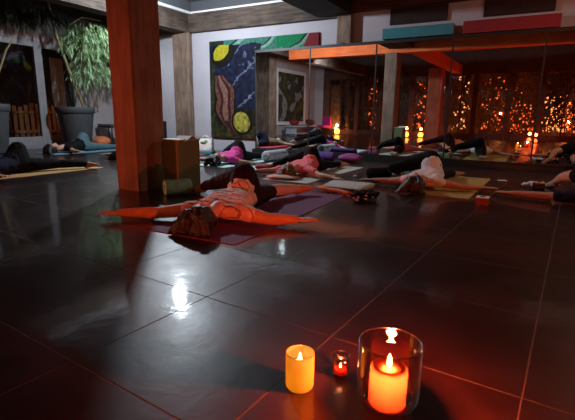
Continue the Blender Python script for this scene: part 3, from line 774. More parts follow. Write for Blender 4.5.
# things seen in the mirror at the rear -------------------------------
bm = bmesh.new()
cl = bm.loops.layers.float_color.new('Col')
n = 60
g = [[bm.verts.new((LX + .035, -2.30 + 2.15 * i / n, .55 + 1.95 * j / n)) for i in range(n + 1)] for j in range(n + 1)]
for j in range(n):
    for i in range(n):
        f = bm.faces.new((g[j][i], g[j][i + 1], g[j + 1][i + 1], g[j + 1][i]))
        for l in f.loops:
            v = l.vert.co; a = noise.noise(Vector((v.y * 2.2, v.z * 2.2, 1))); b_ = noise.noise(Vector((v.y * 5, v.z * 5, 3)))
            c = (62, 62, 48)
            if a > .2: c = (120, 125, 120)
            if b_ > .3: c = (44, 46, 66)
            if a < -.35: c = (84, 78, 44)
            l[cl] = (*lin(c), 1)
e = fin('framed_picture', bm, M['paint_art']); tag(e, 'dim abstract picture in a white frame, seen in the mirror', 'picture')
bm = bmesh.new()
for b in ((-2.44, -2.30, .41, 2.64), (-.15, -.01, .41, 2.64), (-2.30, -.15, .41, .55), (-2.30, -.15, 2.5, 2.64)): box(bm, LX + .002, LX + .06, b[0], b[1], b[2], b[3])
fin('picture_frame', bm, M['white_paint'], e, bevel=.004)
e = empty('low_console', (-8.75, -1.25, 0)); tag(e, 'pale low console under the framed picture, seen in the mirror', 'console')
bm = bmesh.new(); box(bm, -.25, .25, -.95, .95, .34, .40); box(bm, -.24, -.2, -.9, .9, .04, .34); box(bm, -.25, .25, -.95, .95, .06, .10); fin('console_body', bm, M['silver'], e, bevel=.005)
for y in (-.85, .85):
    bm = bmesh.new(); box(bm, -.22, .22, y - .03, y + .03, 0, .34); fin('console_leg', bm, M['silver'], e, bevel=.004)
for y, l in ((-.6, 'red cushion on the near end of the pale console'), (-2.0, 'red cushion on the far end of the pale console')):
    pillow((-8.75, y, .40), .16, .2, .12, M['red_panel'], 'cushion', l, 'cushion')
e = empty('chair', (-8.55, -2.85, 0), .3); tag(e, 'magenta upholstered low chair, seen in the mirror beside the console', 'chair')
bm = bmesh.new(); box(bm, -.25, .25, -.25, .25, .28, .40); fin('seat', bm, M['magenta'], e, bevel=.03)
bm = bmesh.new(); box(bm, -.25, .25, -.29, -.20, .36, .78); fin('backrest', bm, M['magenta'], e, bevel=.03)
for x in (-.21, .21):
    for y in (-.21, .21):
        bm = bmesh.new(); tube(bm, [(x, y, 0), (x, y, .29)], .018, 8); fin('leg', bm, M['black_frame'], e)

def point(name, loc, col, power, r=.03):
    l = bpy.data.lights.new(name, 'POINT'); l.color = col; l.energy = power; l.shadow_soft_size = r
    o = bpy.data.objects.new(name, l); COL.objects.link(o); o.location = loc; return o

# lanterns at the rear
def lantern(c, r, h, glow, label, power, col):
    e = empty('candle_lantern', c); tag(e, label, 'lantern', 'glowing lanterns at the rear windows')
    bm = bmesh.new(); lathe(bm, [(r * .75, 0), (r, .01), (r, .025), (r * .5, .03)], 24); fin('lantern_base', bm, M['black_frame'], e, smooth=False)
    bm = bmesh.new(); lathe(bm, [(r * .7, .03), (r * .95, h * .3), (r, h * .6), (r * .8, h * .9), (r * .5, h)], 24, cap=False); o = fin('lantern_shade', bm, glow, e, smooth=True)
    o.visible_shadow = True
    bm = bmesh.new(); tube(bm, [(-r * .5, 0, h), (-r * .3, 0, h + .08), (0, 0, h + .11), (r * .3, 0, h + .08), (r * .5, 0, h)], .004, 6); fin('lantern_handle', bm, M['black_frame'], e)
    point('lantern_light', (c[0], c[1], c[2] + h + .14), col, power, .05)
lantern((-7.9, -2.95, 0), .12, .26, M['lantern_glow'], 'bright orange lantern before the stone wall at the left of the mirror', 14, (1, .3, .1))
lantern((-4.7, -2.6, 0), .10, .22, M['lantern_glow'], 'yellow orange lantern left of the reddish column in the mirror', 14, (1, .15, .035))
lantern((-4.2, -2.9, 0), .10, .20, M['lantern_glow'], 'smaller orange lantern next to the yellow orange one in the mirror', 5, (1, .22, .05))
lantern((-.15, -1.9, 0), .07, .13, M['lantern_red'], 'red glowing lantern low at the right side of the mirror', 10, (1, .07, .02))
lantern((-.35, -2.6, .0), .06, .14, M['lantern_red'], 'taller red lantern behind the low red one in the mirror', 6, (1, .10, .02))

e = empty('floor_spotlight', (-8.3, -1.0, 0), -.95); tag(e, 'black floor spotlight giving red light at the rear left', 'spotlight')
bm = bmesh.new(); lathe(bm, [(.13, 0), (.13, .02), (.03, .03), (.02, .5)], 24); fin('stand', bm, M['black_frame'], e)
bm = bmesh.new(); tube(bm, [(0, -.16, .58), (0, -.14, .58), (0, .03, .60)], [.05, .07, .075], 20); fin('lamp_head', bm, M['black_frame'], e)
# garden behind the rear glass -----------------------------------------
def trunk(x, y, r, h, label, seed):
    rnd = random.Random(seed); e = empty('garden_tree', (x, y, 0)); tag(e, label, 'tree', 'trees with string lights behind the rear glass')
    bm = bmesh.new(); pts = [Vector((.12 * math.sin(t * .9 + seed), .1 * math.cos(t * .7 + seed), h * t / 8)) for t in range(9)]
    tube(bm, pts, [r * (1.3 - .8 * t / 8) for t in range(9)], 10); fin('trunk', bm, M['bark'], e, smooth=True)
    bm = bmesh.new()
    for k in range(9):
        s = pts[rnd.randint(3, 8)]; an = rnd.uniform(0, 2 * PI); d = Vector((math.cos(an), math.sin(an) * .5, rnd.uniform(.2, 1)))
        tube(bm, [s, s + d * .3 + Vector((0, 0, .05)), s + d * .7], [r * .3, r * .2, r * .08], 6)
    fin('branches', bm, M['bark'], e, smooth=True)
    bm = bmesh.new()
    for k in range(420):
        q = Vector((rnd.gauss(0, .45), rnd.gauss(0, .35), rnd.uniform(.3, h + .3)))
        leaf(bm, q, Vector((rnd.uniform(-1, 1), rnd.uniform(-1, 1), rnd.uniform(-1, .5))), rnd.uniform(.08, .16), .022)
    fin('foliage', bm, M['warm_lit_leaf'], e)
_bm = {}
def bulb_mesh(warm):
    if warm not in _bm:
        t = bmesh.new(); bmesh.ops.create_icosphere(t, subdivisions=1, radius=1); me = bpy.data.meshes.new('bulb'); t.to_mesh(me); t.free()
        me.materials.append(M['bulb'] if warm else M['bulb_w']); _bm[warm] = me
    return _bm[warm]
def lights(x, y, h, sx, nb, label, seed, z0=.3, dens=1.0, warm=True):
    rnd = random.Random(seed); e = empty('string_lights', (x, y, z0)); tag(e, label, 'string lights', 'strings of warm bulbs in the garden')
    bw = bmesh.new(); pts = []
    nb = int(nb * .6)
    for k in range(nb):
        t = k / nb; z = h * t ** 1.5; an = t * nb * .42
        p = Vector((sx * math.cos(an) * (.5 + .5 * rnd.random()) + .06 * rnd.gauss(0, 1), .3 * math.sin(an) + .1 * rnd.gauss(0, 1), z + .05 * rnd.gauss(0, 1)))
        p.z = max(p.z, -z0 + .05)
        pts.append(p); r = rnd.choice((.012, .016, .02, .02, .034))
        o = link('bulb', bulb_mesh(warm), e); o.location = p; o.scale = (r, r, r * 1.3)
    tube(bw, pts, .004, 4); fin('cable', bw, M['wick'], e)
gy = -4.6
for i, (x, r, h, lab) in enumerate([(-8.0, .10, 2.3, 'leafy garden tree at the far left behind the rear glass'), (-6.6, .09, 2.6, 'second garden tree from the left behind the rear glass'),
                                    (-4.4, .11, 2.5, 'garden tree between the lit column and the dark posts'), (-2.95, .08, 2.7, 'garden tree right of the reddish column'),
                                    (-1.2, .09, 2.6, 'garden tree in the middle right window'), (.85, .14, 2.8, 'thick garden tree at the right behind the glass')]):
    trunk(x, gy - .3 * (i % 2), r, h, lab, i + 3)
ls = [(-6.7, 2.1, .30, 80, 'string lights winding up the second garden tree'), (-6.15, 1.6, .3, 60, 'low string lights beside the second garden tree'), (-4.5, 2.0, .32, 90, 'string lights around the tree left of the lit column'),
      (-2.95, 2.4, .25, 95, 'dense string lights climbing the narrow tree'), (-1.85, 2.0, .40, 60, 'sparse string lights in the middle window'), (-.75, 1.0, .45, 110, 'low spread of string lights in the right-middle window'),
      (-1.3, 2.4, .5, 40, 'thin high string lights across the middle right window'), (.35, 1.3, .42, 150, 'brightest low mass of string lights at the right'), (.95, 1.0, .35, 90, 'string lights at the far right behind the last post')]
for i, (x, h, sx, nb, lab) in enumerate(ls): lights(x, gy + .35, h, sx, nb, lab, i + 20, .35, 1.5 if 'low' in lab else 1.0, warm=(i % 4 != 3))
slab('wall_garden', -12, 6, -7.2, -7.0, 0, 3.2, m=M['stone'])
slab('wall_terrace', -8.95, -8.45, -4.7, -4.4, 0, 2.2, m=M['stone'])
slab('wall_terrace_low', -7.3, 3, -5.9, -5.7, 0, .5, m=M['stone'])
point('garden_fill_light', (-8.5, -4.1, .25), (1, .42, .12), 30, .03)  # this and the next three: added lights that warm stone and foliage
point('garden_fill_light', (-4.0, -4.2, .5), (1, .28, .07), 30, .03)
point('garden_fill_light', (.8, -4.2, .7), (1, .22, .05), 45, .03)
point('garden_fill_light', (-1.5, -4.3, 1.0), (1, .28, .07), 22, .03)
point('outside_fill_light', (LX - 1.0, 7.6, 1.0), (1, .45, .2), 11, .03)  # added light, out of view, to warm the fence slats

# ------------------------------------------------------------------ candles
def candle_flame(e, z, s=1.0):
    bm = bmesh.new(); lathe(bm, [(.0006, 0), (.0035 * s, .003 * s), (.0052 * s, .009 * s), (.0042 * s, .016 * s), (.002 * s, .024 * s), (.0004, .031 * s)], 16, (0, 0, z + .006)); fin('flame', bm, M['flame'], e, smooth=True)
    bm = bmesh.new(); tube(bm, [(0, 0, z - .002), (.0005, 0, z + .005), (.001, .0005, z + .011)], .0011, 6); fin('wick', bm, M['wick'], e)
def glass_cup(e, prof_out, prof_in, m, name='glass_cup'):
    bm = bmesh.new(); lathe(bm, prof_out + prof_in[::-1], 56, cap=False)
    bm.verts.ensure_lookup_table()
    # close base centres
    n = 56; bm.faces.new([bm.verts[i] for i in range(n)][::-1]); bm.faces.new([bm.verts[len(bm.verts) - n + i] for i in range(n)])
    return fin(name, bm, m, e, smooth=True)
M['wax_red'] = wax('red_pillar_wax', (1.0, .085, .03), 1.0)
M['wax_yellow'] = wax('yellow_frosted_glass', (1.0, .78, .30), .85)
M['wax_cream'] = wax('cream_wax', (1.0, .8, .4), .92)
M['wax_dark'] = wax('dark_red_wax', (.7, .08, .05), .6)
# large vase with red pillar candle
vc = fl(386.5, 405); e = empty('candle_vase', vc); tag(e, 'large clear round-based glass vase holding a thick glowing red candle', 'candle holder')
R_, H_ = .083, .186
po = [(.034, 0), (.058, .004), (.0735, .016), (.082, .036), (R_ + .001, .06), (R_, .12), (R_ - .001, H_ - .004), (R_ - .002, H_)]
pi_ = [(.032, .007), (.056, .010), (.070, .021), (.0785, .04), (R_ - .0025, .062), (R_ - .0035, .12), (R_ - .0045, H_ - .004), (R_ - .0035, H_)]
glass_cup(e, po, pi_, M['glass'], 'vase_glass')
bm = bmesh.new(); tube(bm, [((R_ - .0028) * math.cos(a), (R_ - .0028) * math.sin(a), H_) for a in [2 * PI * i / 64 for i in range(65)]], .0022, 8); fin('vase_rim', bm, thin_glass('rim_glass', (1, .9, .8), 1.0, .08, .7), e, smooth=True)
r, hz = .049, .118
bm = bmesh.new(); lathe(bm, [(r - .003, .010), (r, .014), (r, hz - .012), (r - .002, hz - .003), (r - .007, hz), (r - .012, hz - .004), (.022, hz - .010), (.003, hz - .011)], 48, cap=False)
bm.verts.ensure_lookup_table(); bm.faces.new([bm.verts[i] for i in range(48)][::-1])
fin('wax_pillar', bm, M['wax_red'], e, smooth=True)
candle_flame(e, hz - .010, 1.25)
# yellow votive
yc = fl(299.5, 386); e = empty('glass_votive', yc); tag(e, 'yellow glowing frosted glass votive, left of the three candles', 'candle holder')
r, hz = .041, .108
bm = bmesh.new(); lathe(bm, [(r * .86, .0), (r * .95, .004), (r * .99, .012), (r, hz), (r - .0025, hz), (r - .003, .012), (r - .008, .006)], 48, cap=False)
bm.verts.ensure_lookup_table(); bm.faces.new([bm.verts[i] for i in range(48)][::-1]); fin('votive_glass', bm, M['wax_yellow'], e, smooth=True)
bm = bmesh.new(); lathe(bm, [(r - .006, .006), (r - .004, .02), (r - .004, .064), (r - .012, .067), (.003, .066)], 36, cap=True); fin('wax_fill', bm, M['wax_cream'], e, smooth=True)
bm = bmesh.new(); tube(bm, [((r - .001) * math.cos(a), (r - .001) * math.sin(a), hz) for a in [2 * PI * i / 64 for i in range(65)]], .0018, 8); fin('votive_rim', bm, M['glass'], e, smooth=True)
candle_flame(e, .066, 1.1)
# small clear tealight glass
sc_ = fl(340, 376); e = empty('tealight_glass', sc_); tag(e, 'small clear tealight glass between the two larger candles', 'candle holder')
po = [(.019, 0), (.024, .002), (.0265, .006), (.0275, .04), (.028, .068)]; pi_ = [(.017, .010), (.0225, .012), (.0245, .016), (.0257, .04), (.0263, .068)]
glass_cup(e, po, pi_, M['glass'], 'tealight_cup')
bm = bmesh.new(); tube(bm, [(.0272 * math.cos(a), .0272 * math.sin(a), .068) for a in [2 * PI * i / 48 for i in range(49)]], .0013, 6); fin('cup_rim', bm, thin_glass('rim_glass_small', (1, .9, .85), .9, .1, .6), e, smooth=True)
bm = bmesh.new(); lathe(bm, [(.0195, .0125), (.020, .014), (.020, .026), (.018, .0265), (.002, .024)], 32, cap=True); fin('tealight_wax', bm, M['wax_dark'], e, smooth=True)
candle_flame(e, .023, .45)
RED = (1, .13, .03)
point('pillar_wax_light', vc + Vector((0, 0, .104)), (1, .58, .2), 3.0, .012)
point('pillar_flame_light', vc + Vector((0, 0, .150)), (1, .10, .024), 112, .012)
point('votive_wax_light', yc + Vector((0, 0, .050)), (1, .75, .35), 10, .010)
point('votive_flame_light', yc + Vector((0, 0, .118)), (1, .35, .10), .35, .01)
point('tealight_flame_light', sc_ + Vector((0, 0, .045)), (1, .25, .10), .05, .008)

# ------------------------------------------------------------------ room lights
LAMP = Vector((-5.43, 5.67, 2.60))
e = empty('pendant_lamp', (LAMP.x, LAMP.y, 3.12)); tag(e, 'round white pendant lamp over the far left corner', 'lamp')
bm = bmesh.new(); lathe(bm, [(.05, 0), (.05, -.012), (.006, -.016), (.006, -.38), (.02, -.385), (.02, -.42)], 24); fin('lamp_base', bm, M['white_paint'], e)
bm = bmesh.new(); hull(bm, ico_pts((0, 0, -.455), .042, 3)); fin('lamp_bulb', bm, M['lamp_white'], e, smooth=True)
def spot(name, loc, tgt, col, power, ang, r=.05, blend=.6):
    l = bpy.data.lights.new(name, 'SPOT'); l.color = col; l.energy = power; l.shadow_soft_size = r; l.spot_size = math.radians(ang); l.spot_blend = blend
    o = bpy.data.objects.new(name, l); COL.objects.link(o); o.location = loc
    o.rotation_euler = (Vector(tgt) - Vector(loc)).to_track_quat('-Z', 'Y').to_euler(); return o
point('pendant_lamp_light', (LAMP.x, LAMP.y, 2.60), (.82, .91, 1), 370, .05)
spot('aisle_fill_light', (-7.9, 6.95, 2.75), (-8.1, 6.0, 0), (.85, .92, 1), 42, 165, .06)  # added fill for planter, doors and left wall, no fixture
spot('rear_fill_light', (-6.1, 1.6, 2.35), (-9.3, -.1, 1.5), (.9, .92, 1), 200, 105, .05)  # added fill that brightens the mirrored pillar, picture and white wall
spot('red_floor_spotlight_beam', (-8.25, -.95, .62), (-3.15, 2.75, .5), (1, .14, .055), 780, 38, .06, .9)
spot('right_warm_fill', (1.9, 5.4, 2.5), (1.0, 5.6, 0), (1, .50, .32), 130, 175, .08)  # added warm fill for orange beam, boards and vents, no fixture
e = empty('track_spotlight', tuple(fl(241, 4, 3.12))); tag(e, 'small white cylinder spotlight hanging under the pale ceiling', 'spotlight')
bm = bmesh.new(); tube(bm, [(0, 0, 0), (0, 0, -.12)], .008, 8); fin('spotlight_stem', bm, M['white_paint'], e)
bm = bmesh.new(); tube(bm, [(0, 0, -.07), (.02, -.02, -.19)], .032, 16); fin('spotlight_head', bm, M['white_paint'], e)

W = bpy.data.worlds.new('World'); SC.world = W; W.use_nodes = True
W.node_tree.nodes['Background'].inputs[0].default_value = (.02, .018, .03, 1); W.node_tree.nodes['Background'].inputs[1].default_value = .3
#PEOPLE
# ------------------------------------------------------------------ people
def ellip(bm, c, r, rot=None, sub=3):
    pts = ico_pts((0, 0, 0), r, sub)
    if rot: pts = [rot @ p for p in pts]
    hull(bm, [p + Vector(c) for p in pts])
def hand(bm, wrist, direction, up, s, curl=.25, spread=.16, side=1):
    """palm and five unequal bent fingers, thumb leaving the side of the palm near its base"""
    d = direction.normalized(); u = (up - d * up.dot(d)).normalized(); w = d.cross(u) * side
    pl = .085 * s
    base = wrist + d * .012 * s
    corners = []
    for a, b in ((0, -.024), (0, .024), (pl, -.036), (pl, .036)):
        corners += ico_pts(base + d * a + w * b * s, .0125 * s, 1)
    hull(bm, corners)
    for k, (off, L, r) in enumerate(((-.031, .066, .0082), (-.0105, .076, .0088), (.0105, .071, .0086), (.031, .055, .0076))):
        a = (off / .031) * spread; fd = (d * math.cos(a) + w * math.sin(a)).normalized()
        p0 = base + d * (pl - .01 * s) + w * off * s * .95
        p1 = p0 + fd * L * .45 * s + u * .004 * s; c1 = (fd - u * curl).normalized(); p2 = p1 + c1 * L * .32 * s
        c2 = (fd - u * curl * 1.6).normalized(); p3 = p2 + c2 * L * .28 * s
        chain(bm, [p0, p1, p2, p3], [r * s * 1.1, r * s, r * s * .92, r * s * .78])
    t0 = base + d * .018 * s - w * .026 * s; td = (d * .75 - w * .66 - u * .12).normalized()
    t1 = t0 + td * .034 * s; t2 = t1 + (td + d * .25 - u * .1).normalized() * .026 * s; t3 = t2 + (td + d * .5 - u * .15).normalized() * .02 * s
    chain(bm, [t0, t1, t2, t3], [.0125 * s, .0105 * s, .0095 * s, .0078 * s])
def foot(bm, ankle, direction, up, s, r=1.0):
    d = direction.normalized(); u = (up - d * up.dot(d)).normalized(); w = d.cross(u)
    heel = ankle - u * .03 * s - d * .035 * s
    ball = ankle + d * .115 * s - u * .035 * s
    hull(bm, ico_pts(heel, .031 * s * r) + ico_pts(ankle, .036 * s * r) + ico_pts(ball + w * .02 * s, .020 * s * r) + ico_pts(ball - w * .02 * s, .020 * s * r))
    for k, (o, L) in enumerate(((-.030, .045), (-.013, .044), (.002, .040), (.016, .035), (.029, .028))):
        p = ball + w * o * s * .95; rr = (.013 if k == 0 else .0095) * s * r
        chain(bm, [p, p + d * L * .6 * s, p + d * L * s - u * .004 * s], [rr * 1.15, rr, rr * .85])
def head_mesh(bm, c, F, T, S, s, detail=True):
    """F face direction, T crown direction, S side; head with brow, nose, lips, chin, ears"""
    def P(f, t, q): return c + F * f * s + T * t * s + S * q * s
    def E(f, t, q, rf, rt, rq, sub=3):
        pts = []
        for p in ico_pts((0, 0, 0), (rf, rt, rq), sub): pts.append(P(f, t, q) + F * p.x * s + T * p.y * s + S * p.z * s)
        hull(bm, pts)
    E(-.012, .022, 0, .094, .088, .074)                # cranium
    E(.028, -.030, 0, .058, .078, .058)                # face
    E(.040, -.088, 0, .030, .022, .030)                # chin
    cap(bm, P(.0, -.075, .04), .022 * s, P(.045, -.092, .012), .018 * s); cap(bm, P(.0, -.075, -.04), .022 * s, P(.045, -.092, -.012), .018 * s)
    cap(bm, P(.078, .0, -.03), .014 * s, P(.078, .0, .03), .014 * s)   # brow
    cap(bm, P(.082, -.004, 0), .009 * s, P(.104, -.034, 0), .0125 * s) # nose
    for q in (-.012, .012): ellip(bm, P(.094, -.036, q), (.009 * s,) * 3)
    for q in (-.03, .03):
        E(.070, -.014, q, .015, .012, .015, 2)          # closed lids
        E(.060, -.040, q * 1.1, .020, .020, .018, 2)    # cheeks
        E(-.008, -.018, q / .03 * .074, .016, .030, .010, 2)  # ears
    E(.082, -.058, 0, .012, .006, .022, 2); E(.080, -.070, 0, .011, .007, .019, 2)  # lips
def person(label, O, phi, s=1.0, mirror=False, voxel=.009, skin='skin', top='pink', pants='black_cloth', hair='hair', sleeves=.5, hem=.30,
           capri=False, Lw=None, Rw=None, lknee=None, lank=None, sknee=None, sank=None, turn=.25, sock=None, hip=None, zoff=.006, hump=0.0, arm=1.0,
           hand_curl=.25, pants2=None, bare_legs=False):
    """lying on the back with the arms spread and the knees dropped to one side. local frame: origin between
    the shoulder blades, +y towards the feet, z up, low leg straight, upper leg bent across"""
    m = -1 if mirror else 1
    Rm = Matrix.Translation(Vector((O[0], O[1], zoff))) @ Matrix.Rotation(phi, 4, 'Z')
    Ri = Rm.inverted()
    def W(x, y, z): return Rm @ Vector((x * m * s, y * s, z * s))
    dirw = lambda x, y, z: (Rm.to_3x3() @ Vector((x * m, y, z))).normalized()
    shl, shr = W(-.165, .01, .095), W(.165, .01, .095)       # shl is on the knee side
    neck0, neck1 = W(0, -.02, .115), W(0, -.10, .10)
    chest, ribs, waist = W(0, .10, .115), W(.0, .20, .12), W(.0, .33, .125)
    h_lo = W(.02, .50, .105); h_hi = W(-.05, .49, .255 + hump)
    if hip is not None: off = Vector(hip) - W(0, .5, .15); off.z = 0; h_lo += off; h_hi += off; waist += off * .6
    kn_s = Vector(sknee) if sknee is not None else W(.02, .91, .075); an_s = Vector(sank) if sank is not None else W(.04, 1.29, .055)
    kn_b = Vector(lknee) if lknee is not None else W(-.42, .62, .15); an_b = Vector(lank) if lank is not None else W(-.62, .96, .06)
    up = Vector((0, 0, 1))
    lw = Vector(Lw) if Lw is not None else W(-.68, .02, .045); rw = Vector(Rw) if Rw is not None else W(.68, .02, .045)
    if mirror and (Lw is not None): pass
    def elbow(a, b): 
        p = a.lerp(b, .53); p.z = .05 + zoff; d = (b - a).cross(up).normalized(); return p + d * .015
    el_l, el_r = elbow(shl, lw), elbow(shr, rw)
    hc = W(0, -.235, .105)
    T = dirw(0, -1, .05); F0 = dirw(0, 0, 1); S0 = T.cross(F0).normalized()
    rot = Matrix.Rotation(turn, 3, T); F = (rot @ F0).normalized(); F = (F - T * F.dot(T)).normalized(); S = T.cross(F)
    root = empty('person', (O[0], O[1], 0)); tag(root, label, 'person', None)
    inv = root.matrix_basis.inverted() if False else Matrix.Translation((-O[0], -O[1], 0))
    def done(bm, name, mt, vox=None, **k):
        return remesh(bm, name, vox or voxel, M[mt], root, zmin=zoff + .0005, xf=None, post=(lambda me: me.transform(Matrix.Identity(4))), **k)
    # body -------------------------------------------------
    bm = bmesh.new()
    head_mesh(bm, hc, F, T, S, s)
    cap(bm, W(0, -.15, .085), .050 * s, neck0, .058 * s)
    hull(bm, ico_pts(shl, .052 * s) + ico_pts(shr, .052 * s) + ico_pts(W(-.09, .16, .115), .085 * s) + ico_pts(W(.09, .16, .115), .085 * s))
    hull(bm, ico_pts(W(-.07, .2, .115), .088 * s) + ico_pts(W(.07, .2, .115), .088 * s) + ico_pts(waist + dirw(1, 0, 0) * .035 * s, .082 * s) + ico_pts(waist - dirw(1, 0, 0) * .035 * s, .085 * s))
    hull(bm, ico_pts(waist, .1 * s) + ico_pts(h_lo, .098 * s) + ico_pts(h_hi, .100 * s))
    for a, e_, w_, sd in ((shl, el_l, lw, -1), (shr, el_r, rw, 1)):
        chain(bm, [a, a.lerp(e_, .3), e_, e_.lerp(w_, .25), w_], [.052 * s, .048 * s * arm, .037 * s * arm, .039 * s * arm, .025 * s * arm])
        hand(bm, w_, (w_ - e_) * Vector((1, 1, .3)), up, s * 1.0, curl=hand_curl, side=sd * m)
    chain(bm, [h_hi, h_hi.lerp(kn_b, .5), kn_b], [.093 * s, .078 * s, .056 * s])
    chain(bm, [kn_b, kn_b.lerp(an_b, .3), an_b], [.054 * s, .053 * s, .034 * s])
    chain(bm, [h_lo, h_lo.lerp(kn_s, .5), kn_s], [.093 * s, .077 * s, .056 * s])
    chain(bm, [kn_s, kn_s.lerp(an_s, .3), an_s], [.054 * s, .053 * s, .034 * s])
    dsb = (an_b - kn_b).normalized(); foot(bm, an_b, (dsb * .8 + dirw(-1, 0, 0) * .6), dirw(.2, 0, 1), s)
    dss = (an_s - kn_s).normalized(); foot(bm, an_s, (dss * .75 + dirw(.65, 0, .25)), dirw(-.5, 0, .6), s)
    done(bm, 'body', skin, smooth_it=2)
    # clothing ---------------------------------------------
    g = .010
    bm = bmesh.new()
    hull(bm, ico_pts(shl, (.052 + g) * s) + ico_pts(shr, (.052 + g) * s) + ico_pts(W(-.09, .16, .115), (.085 + g) * s) + ico_pts(W(.09, .16, .115), (.085 + g) * s))
    hull(bm, ico_pts(W(-.07, .2, .115), (.088 + g) * s) + ico_pts(W(.07, .2, .115), (.088 + g) * s) + ico_pts(waist + dirw(1, 0, 0) * .035 * s, (.082 + g + .004) * s) + ico_pts(waist - dirw(1, 0, 0) * .035 * s, (.085 + g + .004) * s))
    hull(bm, ico_pts(waist, (.1 + g + .006) * s) + ico_pts(waist.lerp(h_lo, hem), (.1 + g + .006) * s) + ico_pts(waist.lerp(h_hi, hem), (.102 + g + .008) * s))
    for a, e_ in ((shl, el_l), (shr, el_r)):
        chain(bm, [a, a.lerp(e_, sleeves)], [(.052 + g) * s, (.047 * arm + g) * s])
    if sleeves >= .99:
        for e_, w_ in ((el_l, lw), (el_r, rw)): chain(bm, [e_, e_.lerp(w_, .9)], [(.039 + g) * s, (.030 + g) * s])
    shirt = done(bm, 'shirt', top, smooth_it=2, noise_amp=.009 * s, noise_sc=14)
    bm = bmesh.new()
    hull(bm, ico_pts(waist.lerp(h_lo, .35), (.1 + g) * s) + ico_pts(h_lo, (.098 + g) * s) + ico_pts(h_hi, (.101 + g) * s) + ico_pts(waist.lerp(h_hi, .35), (.1 + g) * s))
    g2 = .008
    for hp, kn, an in ((h_hi, kn_b, an_b), (h_lo, kn_s, an_s)):
        if bare_legs: chain(bm, [hp, hp.lerp(kn, .6)], [(.095 + g2) * s, (.075 + g2) * s]); continue
        chain(bm, [hp, hp.lerp(kn, .5), kn], [(.094 + g2) * s, (.079 + g2) * s, (.057 + g2) * s])
        e2 = .38 if capri else .92
        if capri and hp is h_hi: e2 = .8
        if capri and hp is h_lo: e2 = .05
        chain(bm, [kn, kn.lerp(an, min(.3, e2)), kn.lerp(an, e2)], [(.056 + g2) * s, (.054 + g2) * s, (.040 + g2) * s if e2 > .5 else (.05 + g2) * s])
    done(bm, 'leggings' if not bare_legs else 'shorts', pants, smooth_it=2, noise_amp=.006 * s, noise_sc=11)
    if capri:
        bm = bmesh.new(); chain(bm, [kn_s.lerp(an_s, .1), kn_s.lerp(an_s, .35), kn_s.lerp(an_s, .82)], [.066 * s, .064 * s, .047 * s]); done(bm, 'leg_warmer', 'pale_pink', smooth_it=2)
    if sock:
        bm = bmesh.new(); d = (dsb * .8 + dirw(-1, 0, 0) * .6).normalized()
        hull(bm, ico_pts(an_b, .045 * s) + ico_pts(an_b - up * .02 - d * .035 * s, .040 * s) + ico_pts(an_b + d * .15 * s - up * .025, .034 * s)); done(bm, 'sock', sock)
    # hair --------------------------------------------------
    bm = bmesh.new(); rnd = random.Random(int(abs(O[0] * 1000)))
    def P(f, t, q): return hc + F * f * s + T * t * s + S * q * s
    pts = []
    for p in ico_pts((0, 0, 0), (.108, .112, .104), 3):
        q = Vector((p.x - .022, p.y + .042, p.z))
        if q.x < .055 or q.y > .075: pts.append(P(q.x, q.y, q.z))
    hull(bm, pts)
    cap(bm, P(-.05, -.03, .03), .055 * s, P(-.05, -.03, -.03), .055 * s)
    for k in range(26):                     # locks falling over the crown onto the mat
        a = rnd.uniform(-1.4, 1.4)
        p0 = P(rnd.uniform(-.03, .05), .07 + .03 * rnd.random(), .06 * math.sin(a))
        p1 = p0 + T * .05 * s + S * .04 * math.sin(a) * s; p1.z = max(zoff + .02, p1.z - .05)
        p2 = p1 + T * rnd.uniform(.0, .035) * s + S * .05 * math.sin(a) * s; p2.z = zoff + .014
        chain(bm, [p0, p1, p2], [.03 * s, .028 * s, .014 * s])
    done(bm, 'hair', hair, vox=max(.006, voxel * .8), smooth_it=2, noise_amp=.003, noise_sc=45)
    # everything above was built in world coordinates: shift children under the root
    for ch in root.children: ch.matrix_parent_inverse = Matrix.Translation((-O[0], -O[1], 0))
    return root

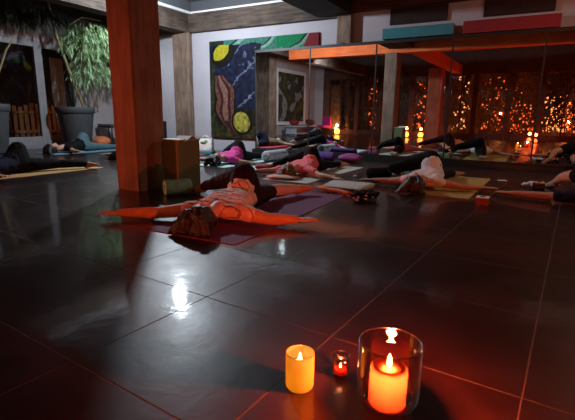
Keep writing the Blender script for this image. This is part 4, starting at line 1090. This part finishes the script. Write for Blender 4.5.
def v(px, py, z): return fl(px, py, z)
P1 = person('woman in peach shirt with dark fold stripes lying with knees dropped aside on the purple mat', (-1.88, 2.39), .15, .97, voxel=.0065, top='peach', pants='plum_cloth', sleeves=.30, capri=True,
            Lw=(-2.56, 2.10, .055), Rw=(-1.37, 2.60, .055), lknee=(-2.42, 3.10, .17), lank=(-2.76, 3.24, .075), sknee=(-2.02, 3.33, .085), sank=(-1.93, 3.70, .075),
            turn=.35, hip=(-1.98, 2.92, 0), hump=.03, arm=1.18)
person('person in salmon pink top and black leggings lying in the middle of the room', (-2.60, 4.95), -.05, .93, voxel=.009, top='pink', pants='black_cloth', hair='hair_b', sleeves=.55, skin='skin_b',
       Lw=v(256, 171, .05), Rw=v(334, 178, .05), lknee=(-2.98, 5.40, .16), lank=(-3.14, 5.22, .07), turn=.3, sock='rose', hump=.02)
person('person in magenta top and black leggings lying on the mint mat', (-4.20, 5.50), .02, .93, voxel=.011, top='magenta', pants='black_cloth', sleeves=.5, skin='skin_b',
       Rw=v(250, 162.5, .05), turn=-.2, hump=.03)
person('person in white shirt and black leggings lying on the olive yellow mat', (-.97, 4.76), -.08, .95, voxel=.009, hem=.7, top='white_cloth', pants='black_cloth', sleeves=.22, skin='skin_b',
       Lw=v(372, 180, .05), Rw=v(484, 188, .05), lknee=(-1.42, 5.18, .17), lank=(-1.45, 5.60, .08), turn=.2, hump=.05)
person('person in black with a grey shirt lying on the tan mat at the left edge', (-5.68, 2.72), .03, .95, voxel=.011, top='navy_cloth', pants='black_cloth', sleeves=.99, skin='skin_b',
       Rw=(-5.22, 2.66, .06), lknee=(-6.02, 3.35, .2), lank=(-6.3, 3.65, .07), sknee=(-5.58, 3.62, .09), sank=(-5.40, 3.93, .07), hump=.05)
person('dark-haired person in black top and slate teal leggings before the planter', (-7.96, 5.30), .02, .97, voxel=.012, top='black_cloth', pants='teal_cloth', sleeves=.4, skin='skin_b',
       Rw=(-7.45, 5.25, .06), lknee=(-8.2, 5.78, .2), lank=(-8.36, 5.6, .07), turn=-.3, hump=.03)
person('person with olive shirt and navy leggings lying mostly hidden behind the large column', (-5.98, 5.22), .05, .95, voxel=.012, top='olive_cloth', pants='navy_cloth', sleeves=.5, skin='skin_b', turn=.3, hump=.05)
person('dark-sleeved person with bare knees reaching in from the right photo edge', (.70, 4.62), .05, .97, voxel=.009, top='navy_cloth', pants='black_cloth', sleeves=.75, skin='skin_b',
       Lw=v(512, 193, .05), lknee=(.36, 5.42, .17), lank=(.30, 5.72, .07), bare_legs=True, hump=.02)
